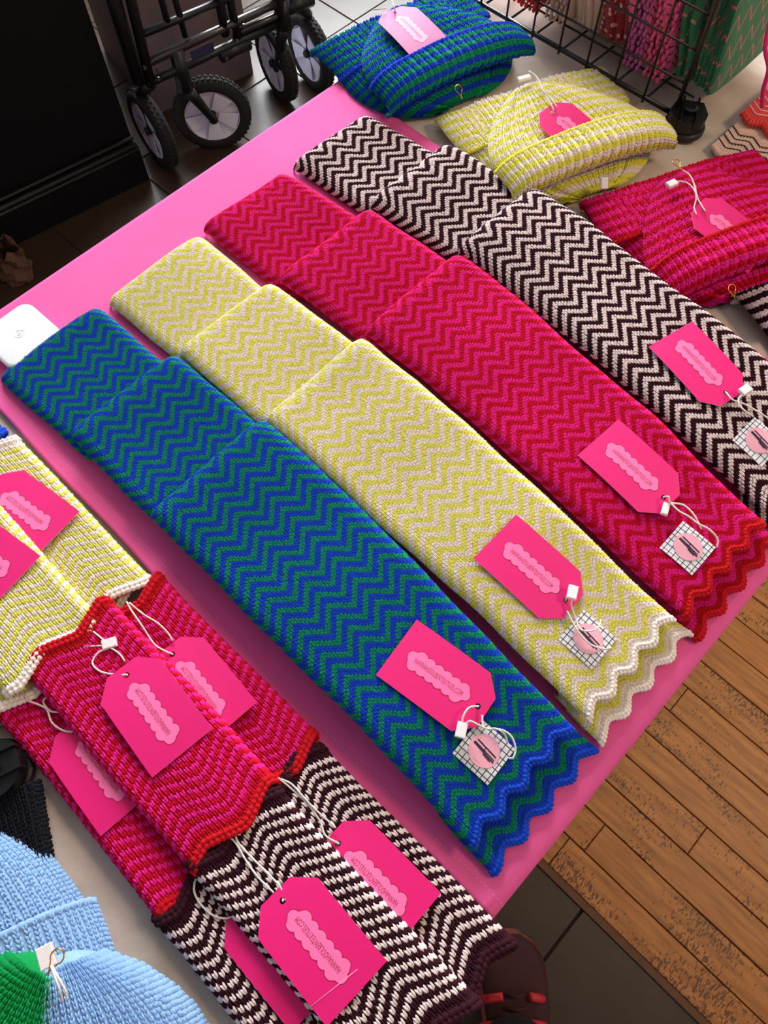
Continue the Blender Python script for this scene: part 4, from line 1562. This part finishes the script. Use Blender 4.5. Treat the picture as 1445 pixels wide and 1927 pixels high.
def sheet_fold(rt, s_c, t0, t1, z0, h, thick, lean, mt, name, n_wave, ph, bulge):
    """one folded sheet standing on edge: flattened loop seen from its end, wavy"""
    nt_, nz = 10, 26
    V = []
    a = np.linspace(0, 2 * math.pi, nz, endpoint=False)
    for i in range(nt_):
        t = t0 + (t1 - t0) * i / (nt_ - 1)
        end = 1 - 0.12 * math.exp(-i * 1.2)
        cx = np.sign(np.cos(a)) * np.abs(np.cos(a)) ** 0.5 * thick / 2
        cz = np.sign(np.sin(a)) * np.abs(np.sin(a)) ** 0.7 * h / 2 * end + h / 2
        wv = 0.0028 * np.sin(cz * n_wave + ph + i * 0.25) + bulge * np.sin(np.clip(cz / h, 0, 1) * math.pi)
        sx = s_c + cx * (0.8 + 0.2 * np.sin(cz / h * math.pi)) + wv + lean * cz
        V.append(W(sx, t + 0.004 * np.sin(cz * 40 + ph), z0 + cz))
    V = np.concatenate(V)
    F = []
    for i in range(nt_ - 1):
        for k in range(nz):
            l = (k + 1) % nz
            F.append((i * nz + k, i * nz + l, (i + 1) * nz + l, (i + 1) * nz + k))
    F.append(tuple(range(nz - 1, -1, -1)))
    F.append(tuple((nt_ - 1) * nz + k for k in range(nz)))
    return MB().add(V, F).out(name, rt, mt, True)


def folded_knit(s0, s1, t0, t1, h, mt, label, nlay, seed, lean=-0.1, z0=BZ + 0.021, bob=None):
    r = np.random.RandomState(seed)
    rt = root('folded_knit', W((s0 + s1) / 2, (t0 + t1) / 2, z0), label, 'folded knit', 'folded knits standing in the wire rack')
    d = (s1 - s0) / nlay
    for k in range(nlay):
        sheet_fold(rt, s0 + d * (k + 0.5), t0 + r.uniform(0, 0.008), t1, z0, h * r.uniform(0.93, 1.03), d * 1.12, lean, mt, 'fold', 45 + r.uniform(-10, 10), r.uniform(0, 1.5), r.uniform(-0.004, 0.006))
    if bob is not None:
        # chunky bobble stitches on the end face
        m = MB()
        nz = int(h / 0.0072)
        ns = max(2, int((s1 - s0) / 0.0065))
        for i in range(nz):
            for j in range(ns):
                zc = z0 + (i + 0.5) / nz * h * 0.97
                sc_ = s0 + (j + 0.5 + 0.35 * (i % 2)) / ns * (s1 - s0) + lean * (zc - z0)
                c = W(sc_ + r.uniform(-.001, .001), t0 + r.uniform(-0.0015, 0.0015), zc)
                rr = r.uniform(0.0026, 0.0038)
                V, F = [], []
                for (q, f) in ((-1, 0.35), (-0.4, 0.95), (0.4, 0.95), (1, 0.35)):
                    for a_ in range(6):
                        an = a_ * math.pi / 3
                        V.append(c + e1v * (rr * 0.8 * f * math.cos(an)) + e2v * (rr * f * math.sin(an)) + EZ * rr * 1.2 * q)
                for b_ in range(3):
                    for a_ in range(6):
                        F.append((b_ * 6 + a_, b_ * 6 + (a_ + 1) % 6, b_ * 6 + 6 + (a_ + 1) % 6, b_ * 6 + 6 + a_))
                F += [(5, 4, 3, 2, 1, 0), (18, 19, 20, 21, 22, 23)]
                m.add(V, F)
        m.out('bobble_stitches', rt, bob, True, kind='stuff')
    return rt


K_GREEN = pattern_mat('green_pink_zigzag', (14, 122, 74), (222, 104, 122), 0.034, 0.10, 0.026, 0.022, ('Y', 'Z'))
K_PINK = pattern_mat('pink_navy_zigzag', (232, 92, 150), (44, 34, 92), 0.010, 0.22, 0.018, 0.010, ('Y', 'Z'))
K_DRED = pattern_mat('dark_red_flecked', (150, 8, 36), (226, 170, 160), 0.02, 0.1, 0.02, 0.01, ('Y', 'Z'), dots=110)
K_SAND = mat('sand_knit', (206, 172, 154), rough=0.9, var=0.12, vscale=300, bump=0.6, bscale=260)
K_CORAL = mat('coral_knit', (226, 60, 52), rough=0.9, var=0.15, vscale=300, bump=0.8, bscale=300)
TR0, TR1 = RT_ + 0.026, 1.056
folded_knit(-0.622, -0.576, TR0, TR1, 0.115, K_CORAL, 'coral red folded knit at the far end of the rack', 3, 31, bob=K_CORAL)
folded_knit(-0.570, -0.534, TR0 + 0.002, TR1, 0.125, K_SAND, 'sand coloured bobbly folded knit beside the coral one', 3, 32, bob=K_SAND)
folded_knit(-0.528, -0.496, TR0 + 0.004, TR1, 0.135, mat('pale_sand_knit', (216, 182, 168), rough=0.9, var=0.12, vscale=300, bump=0.6, bscale=260),
            'smooth pale pink sand folded knit beside the dark red one', 4, 38)
folded_knit(-0.490, -0.443, TR0 + 0.002, TR1, 0.150, K_DRED, 'dark red folded knit with pale flecks', 4, 33)
folded_knit(-0.438, -0.412, TR0, TR1, 0.160, K_PINK, 'mauve pink folded knit with navy flecks beside the dark red one', 3, 34,
            bob=mat('mauve_knit', (196, 92, 158), rough=0.9, var=0.25, vscale=200))
folded_knit(-0.407, -0.378, TR0, TR1, 0.160, K_PINK, 'bright pink folded knit with navy flecks beside the green ones', 3, 35,
            bob=mat('rose_knit', (236, 92, 140), rough=0.9, var=0.2, vscale=200))
folded_knit(-0.374, -0.351, TR0 + 0.006, TR1, 0.175, K_GREEN, 'green folded knit between the pink and the outermost green one', 4, 36)
folded_knit(-0.348, -0.318, TR0 + 0.004, TR1, 0.190, K_GREEN, 'green folded knit with pink zigzag lines at the rack opening', 5, 37, lean=-0.05)
o = MB().tube(spline([P(1449, 40, 0.13), P(1440, 90, 0.11), P(1446, 130, 0.10), P(1436, 170, 0.075), P(1434, 200, 0.05)], 8), 0.0026, 8).out(
    'knitted_tie', None, mat('hot_pink_cord', (214, 36, 110), rough=0.9), True)
single(o, 'hot pink knitted cord hanging down at the top right edge', 'cord')


# ------------------------------------------------------------------ coral and peach zigzag pieces at the right edge
def flat_swatch(name, s1, s0, t0, t1, z, th, mt_b, mt_l, lines, label, lam, amp, edge_m, ux=1.0):
    """zigzag-edged knit lying flat; lines are ridges of contrasting yarn. Rows run along the table's length."""
    W = lambda s, t, z: globals()["W"](t, s, z)
    rt = root(name, W((s0 + s1) / 2, (t0 + t1) / 2, z), label, 'knit swatch')
    nt_ = 120
    tt = np.linspace(t0, t1, nt_)
    zg = amp * tri((tt - t0) / lam)
    ss = np.linspace(s0, s1, 26)
    G = np.stack([W(np.full(nt_, s) + zg, tt, z + th + 0.0006 * np.sin(s * 260)) for s in ss], 0)
    Gb = G - EZ * th
    b = MB().grid(G[::-1])
    b.grid(Gb)
    for k in range(nt_ - 1):
        b.add([G[-1, k], G[-1, k + 1], Gb[-1, k + 1], Gb[-1, k]], [(0, 1, 2, 3)])
        b.add([G[0, k], G[0, k + 1], Gb[0, k + 1], Gb[0, k]], [(3, 2, 1, 0)])
    for k in range(len(ss) - 1):
        b.add([G[k, 0], G[k + 1, 0], Gb[k + 1, 0], Gb[k, 0]], [(0, 1, 2, 3)])
        b.add([G[k, -1], G[k + 1, -1], Gb[k + 1, -1], Gb[k, -1]], [(3, 2, 1, 0)])
    o = b.out('fabric', rt, mt_b, True)
    for s in lines:
        MB().tube(W(np.full(nt_, s) + zg, tt, np.full(nt_, z + th + 0.0004)), 0.0011, 5).out('stripe', rt, mt_l, True)
    # fine crosswise ribs
    m = MB()
    for t in np.arange(t0 + 0.002, t1, 0.0034):
        zz_ = amp * tri(np.array([(t - t0) / lam]))[0]
        m.tube([W(s0 + zz_, t, z + th + 0.0001), W(s1 + zz_, t, z + th + 0.0001)], 0.0008, 5)
    m.out('ribs', rt, mt_b, True, kind='stuff')
    x, rr = lumpy(W(np.full(nt_, s1) + zg, tt, np.full(nt_, z + th * 0.6)), 0.0032, 0.0042, 0.35)
    MB().tube(x, rr, 7).out('looped_edge', rt, edge_m, True)
    return rt


M_PEACH = mat('peach_knit', (236, 200, 184), rough=0.9, bump=0.3, bscale=900)
M_CORAL = mat('coral_yarn', (238, 74, 66), rough=0.9, bump=0.3, bscale=900)
flat_swatch('peach_swatch', 0.868, 1.150, -0.274, -0.040, BZ + 0.001, 0.006, M_PEACH, mat('dark_brown_yarn', (70, 46, 48), rough=0.9),
            [0.880, 0.891, 0.901, 0.911], 'peach knit with dark zigzag lines lying beside the rack foot', 0.030, 0.0042, M_PEACH)
flat_swatch('coral_swatch', 0.930, 1.150, -0.276, -0.045, BZ + 0.009, 0.009, M_CORAL, mat('lilac_yarn', (244, 186, 214), rough=0.9),
            [0.943, 0.953, 0.963, 0.973, 0.983], 'coral knit with pink zigzag lines lying on the peach one', 0.030, 0.0042, M_CORAL)


# ================================================================== FOLDED WAGON BEHIND THE TABLE
def unit(v):
    v = np.asarray(v, float)
    return v / np.linalg.norm(v)


wA = P(287, 242, 0.095, 0); wB = P(399, 213, 0.095, 0); wC = P(520, 116, 0.095, 0); wD = P(584, 98, 0.095, 0)
wg = root('folding_wagon', (wA + wC) / 2 * np.array([1, 1, 0]), 'black folded wagon with four grey-hubbed wheels behind the table', 'wagon')


def wheel(c, nrm, r=0.095, wd=0.017):
    n = unit(nrm)
    prof = [(r * 0.73, -wd), (r * 0.86, -wd), (r * 0.965, -wd * 0.75), (r, -wd * 0.3), (r, wd * 0.3), (r * 0.965, wd * 0.75), (r * 0.86, wd), (r * 0.73, wd), (r * 0.70, wd * 0.6), (r * 0.70, -wd * 0.6), (r * 0.73, -wd)]
    ty = MB().lathe(c, n, prof, 48, cap=False).out('tyre', wg, M_RUBBER, True)
    a = np.cross(n, EZ); a = unit(a); b = np.cross(n, a)
    tr_ = MB()
    for k in range(44):                               # diamond tread blocks
        for side in (-1, 1):
            an = 2 * math.pi * (k + 0.25 * side) / 44
            rad = a * math.cos(an) + b * math.sin(an)
            tg = -a * math.sin(an) + b * math.cos(an)
            tr_.box(c + rad * (r + 0.0006) + n * side * wd * 0.34, unit(tg + n * side * 0.7) * 0.0050, unit(n - tg * side * 0.7) * 0.0032, rad * 0.0016)
    tr_.out('tread', ty, M_RUBBER, False, kind='stuff')
    hub = MB().lathe(c, n, [(0.001, -wd * 0.55), (r * 0.74, -wd * 0.75), (r * 0.74, wd * 0.75), (r * 0.70, wd * 0.80), (r * 0.67, wd * 0.30), (r * 0.2, wd * 0.15), (0.001, wd * 0.2)], 36).out('hub', wg, M_HUB, False)
    for k in range(5):                                # broad flat spokes standing proud of the hub disc
        an = 2 * math.pi * k / 5 + 0.3
        rad = a * math.cos(an) + b * math.sin(an)
        tg = -a * math.sin(an) + b * math.cos(an)
        for sd in (1, -1):
            w0, w1 = r * 0.10, r * 0.24
            p = [c + rad * r * 0.16 + tg * w0, c + rad * r * 0.66 + tg * w1, c + rad * r * 0.66 - tg * w1, c + rad * r * 0.16 - tg * w0]
            p = [q + n * sd * (wd * (0.42 if i in (0, 3) else 0.78)) for i, q in enumerate(p)]
            MB().prism(p, n * sd * 0.0022).out('spoke', hub, M_HUB)
    MB().lathe(c - n * wd * 1.1, n, [(0.008, 0), (0.010, 0.002), (0.010, wd * 2.0), (0.008, wd * 2.2)], 14).out('axle', wg, M_BLACKP)


cam_xy = np.array([0, 0, 0.0])


def rdir(x, y):
    return np.array(V3(x, y, 0))


wheel(wA, rdir(-0.78, -0.62))
wheel(wB, rdir(0.16, -0.98))
wheel(wC, rdir(-0.84, -0.54))
wheel(wD, rdir(-0.80, -0.60))
# frame lies in the upright plane of the wagon's near side
f0, f1 = P(282, 154, 0.25, 0), P(524, 43, 0.25, 0)
fn = unit(np.cross(f1 - f0, EZ))


def Q(u, v, off=0.0):
    d = (u - 722.5) * CA + (963.5 - v) * CB + FPX * CC
    o_ = np.array([0, 0, CAMZ])
    k = ((f0 - o_) @ fn) / (d @ fn)
    return o_ + d * k + fn * off


def bar(pts, r, name='frame_tube', m=None, seg=10):
    return MB().tube(pts, r, seg).out(name, wg, m or M_BLACKM, True)


def ext(p, q, k):
    return p + (q - p) * k


a_, b_ = Q(276, 157), Q(530, 40)
bar([a_, b_], 0.0105)
bar([Q(272, 120), Q(560, -12)], 0.0100, m=mat('satin_black_tube', (40, 36, 34), rough=0.22, spec=0.8))
bar([Q(258, 68), Q(430, -4)], 0.0085)
bar([Q(452, 60), ext(Q(452, 60), Q(545, 18), 1.2)], 0.0085, m=MATS['satin_black_tube'])
for (u0, v0, u1, v1, r, off) in ((261, 156, 208, -10, 0.013, 0.0), (284, 160, 244, -10, 0.012, 0.0), (272, 158, 228, -8, 0.011, -0.03), (315, 40, 302, -8, 0.0075, 0.0),
                                 (349, 68, 328, -8, 0.0075, 0.0), (424, 66, 410, -8, 0.010, 0.0), (447, 72, 432, -8, 0.010, 0.0), (436, 60, 422, -8, 0.007, -0.02),
                                 (531, 42, 524, -12, 0.016, 0.0)):
    p, q = Q(u0, v0, off), Q(u1, v1, off)
    bar([p, ext(p, q, 1.9)], r)
bar([Q(414, 105), Q(468, 80)], 0.016, 'grip_tube', M_BLACKP)
bar([Q(445, 70), Q(444, 92)], 0.010)
bar([Q(540, 14), Q(585, -4)], 0.018, 'end_block', M_BLACKP)
for (u, v) in ((266, 121), (291, 126), (428, 53), (452, 42), (420, 103), (565, 6), (292, 142)):
    MB().lathe(Q(u, v) - fn * 0.0 - (fn * 0.014 if fn @ (Q(u, v) - np.array([0, 0, CAMZ])) > 0 else -fn * 0.014), fn, [(0.0042, -0.003), (0.005, 0), (0.0042, 0.003)], 12).out('rivet', wg, M_CHROME)
# swivel forks
for (top, low, ax, cw_) in (((331, 92), (349, 168), (403, 233), wB), ((531, -4), (534, 52), (509, 122), wC)):
    p, q = Q(*top), Q(*low)
    MB().tube([p, q], [0.017, 0.019], 12).out('swivel_post', wg, M_BLACKP, True)
    to_cam = unit(np.array([0, 0, CAMZ]) - cw_)
    s_ = unit(np.array([to_cam[0], to_cam[1], 0]))
    axp = cw_ + s_ * 0.026
    MB().tube([q, ext(q, axp, 0.35) + EZ * 0.006, axp], [0.017, 0.013, 0.009], 10).out('fork_arm', wg, M_BLACKP, True)
    MB().lathe(axp, s_, [(0.010, -0.004), (0.011, 0.002), (0.006, 0.006)], 14).out('axle_cap', wg, M_BLACKP)
for (t_, wp) in ((Q(282, 158), wA), (Q(560, 8), wD)):
    MB().tube([t_, wp + EZ * 0.10, wp], [0.015, 0.014, 0.010], 10).out('fork_arm', wg, M_BLACKP, True)
st_c, st_d = Q(376, 92, 0.0), unit(Q(400, 81) - Q(352, 103))
MB().box(st_c - (fn * 0.012 if fn @ (st_c - np.array([0, 0, CAMZ])) > 0 else -fn * 0.012), st_d * 0.030, np.cross(fn, st_d) * 0.011, fn * 0.0006).out('sticker', wg, mat('blue_sticker', (40, 44, 78), rough=0.4), label='dark blue printed sticker')

# grey storage box behind the wagon
g0, g1 = P(480, 141, 0, 0), P(436, 160, 0, 0)
gd = unit(g1 - g0)
gn = unit(np.cross(gd, EZ))
if gn @ g0 < 0: gn = -gn
gb = root('storage_box', g0 + gd * 0.15 + gn * 0.16, 'dull brown grey storage box standing behind the wagon', 'box', None, math.atan2(gd[1], gd[0]))
gm = mat('grey_brown_plastic', (112, 92, 92), rough=0.55, var=0.06, vscale=8)
MB().box(g0 + gd * 0.15 + gn * 0.17 + EZ * 0.19, gd * 0.15, gn * 0.16, EZ * 0.19).out('body', gb, gm)
MB().box(g0 + gd * 0.15 + gn * 0.17 + EZ * 0.39, gd * 0.156, gn * 0.166, EZ * 0.012).out('lid', gb, gm)
MB().box(g0 + gd * 0.15 + gn * 0.008 + EZ * 0.33, gd * 0.06, gn * 0.008, EZ * 0.010).out('handle', gb, gm)

# crumpled brown paper bag on the floor by the counter
pb = P(30, 512, 0.0, 0)
V, F = [], []
nr, ns_ = 7, 14
for i in range(nr):
    z_ = 0.08 * i / (nr - 1)
    for k in range(ns_):
        an = 2 * math.pi * k / ns_
        rr = 0.05 * (1 + 0.22 * math.sin(5 * an + i * 1.7) * (0.4 + i / nr) + rng.uniform(-0.1, 0.1)) * (1 - 0.25 * i / nr)
        V.append((pb[0] + rr * math.cos(an), pb[1] + rr * 0.8 * math.sin(an), 0.001 + z_ + rng.uniform(-0.006, 0.006) * (i > 0)))
for i in range(nr - 1):
    for k in range(ns_):
        l = (k + 1) % ns_
        F.append((i * ns_ + k, i * ns_ + l, (i + 1) * ns_ + l, (i + 1) * ns_ + k))
F.append(tuple(range(ns_ - 1, -1, -1)))
o = MB().add(V, F).out('paper_bag', None, mat('brown_paper', (84, 54, 34), rough=0.8), False)
single(o, 'crumpled brown paper bag on the dark floor by the counter', 'bag')


# ================================================================== LIGHT BLUE HATS, BLACK KNIT AND SECOND RACK FOOT
beanie((-0.128, -0.297), (0.30, 0.954), Y_SKY, Y_SKY, Y_SKY, 'plain light blue ribbed beanie with a turned up cuff', 'light blue beanies', 61, half=0.112, hh=0.185,
       z0=BZ + 0.002, thick=0.042, cuff_h=0.062, cuff_t=0.048, boxy=1.9, ribs=44, row=0.0036)

dc = P(140, 1960, 0.0); dc[2] = TZ + BZ
crz = root('two_tone_beanie', dc, 'light blue and green ribbed beanie lying in the bottom left corner', 'beanie', 'light blue beanies')


def melon(pole_px, lean, length, rad, flat, z_p, kk):
    """puffed hat half: ribs run like meridians from the gathered crown towards the viewer"""
    a0 = P(pole_px[0], pole_px[1], z_p)
    d = unit(-HD + CA * lean)
    rt_ = np.cross(d, EZ) * -1.0
    if rt_ @ CA < 0: rt_ = -rt_

    def surf(u, v):
        u, v = np.broadcast_arrays(np.asarray(u, float), np.asarray(v, float))
        th = u / kk
        x = np.clip(v / length, 0.0, 1.0)
        pr = rad * np.sin(math.pi * np.clip(x, 0.0005, 0.9995)) ** 0.58
        zc = z_p * np.clip(1 - x / 0.55, 0, 1) ** 1.5 + 0.002
        z = zc + pr * flat * np.maximum(np.sin(th), -0.2)
        p = a0 * np.array([1, 1, 0]) + d * v[..., None] + rt_ * (pr * np.cos(th))[..., None]
        p[..., 2] = np.maximum(TZ + BZ + z, TZ + BZ + 0.001)
        return p
    return surf


def rib_half(name, sf, nu, t0, t1, kk, v0, v1, nv, yn):
    us = (t0 + (np.arange(nu) + 0.5) / nu * (t1 - t0)) * kk
    vs = v0 + (np.arange(nv) + 0.5) / nv * (v1 - v0)
    knit(crz, sf, us, vs, lambda I, J: np.zeros_like(I), [yn], kk * (t1 - t0) / nu, (v1 - v0) / nv, name, flip=1.0, height=0.44, leg=0.19, lenf=0.74, splay=0.235,
         keep=lambda I, J: J >= 2)


rib_half('light_blue_panel', melon((112, 1790), 0.30, 0.200, 0.088, 0.66, 0.042, 0.088), 30, -0.05, 1.95, 0.088, 0.002, 0.198, 52, Y_SKY)
rib_half('green_panel', melon((98, 1796), -0.42, 0.190, 0.080, 0.78, 0.046, 0.080), 29, 0.95, 3.2, 0.080, 0.002, 0.178, 48, Y_GRASS)
ct = clasp(crz, (88, 1800), 0.082, img_ang(0.55, 1), (0.0072, 0.0056, 0.0022))
cord(crz, [(96, 1818, .084), (104, 1840, .088), (112, 1862, .088), (118, 1884, .084)])
cord(crz, [(98, 1818, .084), (110, 1840, .088), (122, 1862, .088), (127, 1880, .086)])
pin((98, 1818), 0.084, img_ang(0.5, -1), 'gold safety pin on the light blue and green beanie')

r2 = root('rack_corner', P(0, 1445, 0.0), 'black plastic rack corner beside the red wrist warmers', 'rack corner')
f2 = P(-4, 1452, 0.012); f2[2] = TZ + BZ
rack_foot(r2, f2, YAW + 0.5, 'corner_foot', 1.05)
MB().tube([f2 + EZ * 0.02, f2 + EZ * 0.02 - CA * 0.3], 0.0034, 8).out('frame_bar', r2, M_BLACKM, True)
MB().tube([f2 + EZ * 0.02, f2 + EZ * 0.30 - CA * 0.0], 0.0030, 8).out('frame_bar', r2, M_BLACKM, True)

# black ribbed knit lying beside the foot
bk = root('ribbed_knit', P(20, 1545, 0), 'black ribbed knit piece between the rack corner and light blue beanie', 'knit')
k0, k1 = P(15, 1492, 0.02), P(70, 1625, 0.012)
kd = unit((k1 - k0) * np.array([1, 1, 0])); kn = np.array([-kd[1], kd[0], 0])
kl = np.linalg.norm(k1 - k0)


def sb_(u, v):
    u, v = np.broadcast_arrays(np.asarray(u, float), np.asarray(v, float))
    t, dz = stadium(u, 0.026, 0.009, 0.010)
    t = t * (1 - 0.35 * v / kl)
    z = TZ + BZ + 0.0185 - dz - 0.004 * v / kl
    return k0[None] * np.array([1, 1, 0]) + (kd * v[..., None] + kn * (t[..., None] - 0.014)).reshape(u.shape + (3,)) + EZ * z[..., None] if u.ndim == 1 else \
        (k0 * np.array([1, 1, 0])) + kd * v[..., None] + kn * (t[..., None] - 0.014) + EZ * z[..., None]


us = (np.arange(17) - 8) * 0.0052
vs = (np.arange(18) + 0.5) * kl / 18
knit(bk, sb_, us, vs, lambda I, J: np.zeros_like(I), [Y_BLACK], 0.0052, kl / 18, 'fabric', flip=-1.0, height=0.46, leg=0.19, lenf=0.74, splay=0.235)


# ================================================================== SHOE OF A PERSON STANDING AT THE TABLE
sh = root('shoe', V3(0.196, -0.22, 0), 'dark red trainer on the tiles under the table corner', 'shoe', None, YAW)


def prof_w(k):
    """half width along the shoe, k = 0 toe .. 1 heel"""
    return 0.050 * np.sqrt(np.clip(k / 0.16, 0, 1) * (2 - np.clip(k / 0.16, 0, 1))) * (1 - 0.22 * np.clip((k - 0.35) / 0.3, 0, 1)) * np.sqrt(np.clip((1.02 - k) / 0.12, 0, 1))


def shoe_loft(k0, k1, n, top_fn, z0, name, m, grow=0.0, cap=True, label=None):
    V, F = [], []
    sg = 16
    ks = np.linspace(k0, k1, n)
    for k in ks:
        y = -0.088 - 0.285 * k + (grow if k == ks[0] else 0)
        hw = float(prof_w(max(k, 0.004))) + grow
        zt_ = top_fn(k)
        for j in range(sg):
            a = 2 * math.pi * j / sg
            cx, cz = math.cos(a), math.sin(a)
            x = hw * np.sign(cx) * abs(cx) ** 0.7
            z = z0 + (zt_ - z0) * (0.5 + 0.5 * np.sign(cz) * abs(cz) ** 0.6)
            V.append(V3(0.197 + x + 0.006 * math.sin(k * 3), y, z))
    for i in range(n - 1):
        for j in range(sg):
            l = (j + 1) % sg
            F.append((i * sg + j, i * sg + l, (i + 1) * sg + l, (i + 1) * sg + j))
    F.append(tuple(range(sg - 1, -1, -1))); F.append(tuple((n - 1) * sg + j for j in range(sg)))
    return MB().add(V, F).out(name, sh, m, True, label=label)


M_SOLE = mat('dull_red_sole', (120, 52, 44), rough=0.6)
M_UPPER = mat('dark_red_suede', (54, 3, 10), rough=0.75, var=0.15, vscale=60)
M_STRIPE = mat('red_leather', (190, 30, 44), rough=0.5)
shoe_loft(0.0, 1.0, 22, lambda k: 0.026, 0.0005, 'sole', M_SOLE, 0.004)
shoe_loft(0.012, 0.99, 22, lambda k: 0.030 + 0.038 * min(1, (k / 0.22) ** 0.6) + 0.03 * max(0, k - 0.35), 0.020, 'upper', M_UPPER)
for sx in (-1, 1):
    for k in (0.30, 0.42):
        p = [V3(0.197 + sx * 0.050 * 0.99, -0.088 - 0.285 * (k + 0.02), 0.040), V3(0.197 + sx * 0.036, -0.088 - 0.285 * k, 0.068), V3(0.197 + sx * 0.020, -0.088 - 0.285 * (k - 0.01), 0.076)]
        MB().tube(spline(p, 5), 0.0065, 8).out('stripe', sh, M_STRIPE, True)
for k in (0.28, 0.34, 0.40):
    MB().tube([V3(0.182, -0.088 - 0.285 * k, 0.0745), V3(0.197, -0.088 - 0.285 * (k + 0.01), 0.079), V3(0.212, -0.088 - 0.285 * k, 0.0745)], 0.0028, 7).out('lace', sh, M_UPPER, True)
tl = MB()
lg = [V3(0.190, -0.225, 0.072), V3(0.188, -0.245, 0.10), V3(0.186, -0.262, 0.17), V3(0.184, -0.27, 0.30)]
tl.tube(spline(lg, 6), np.linspace(0.046, 0.052, 19), 16)
single(tl.out('trouser_leg', None, mat('black_wool', (14, 14, 15), rough=0.9, bump=0.4, bscale=200), True), 'black trouser hem above the dark red shoe', 'trouser leg')
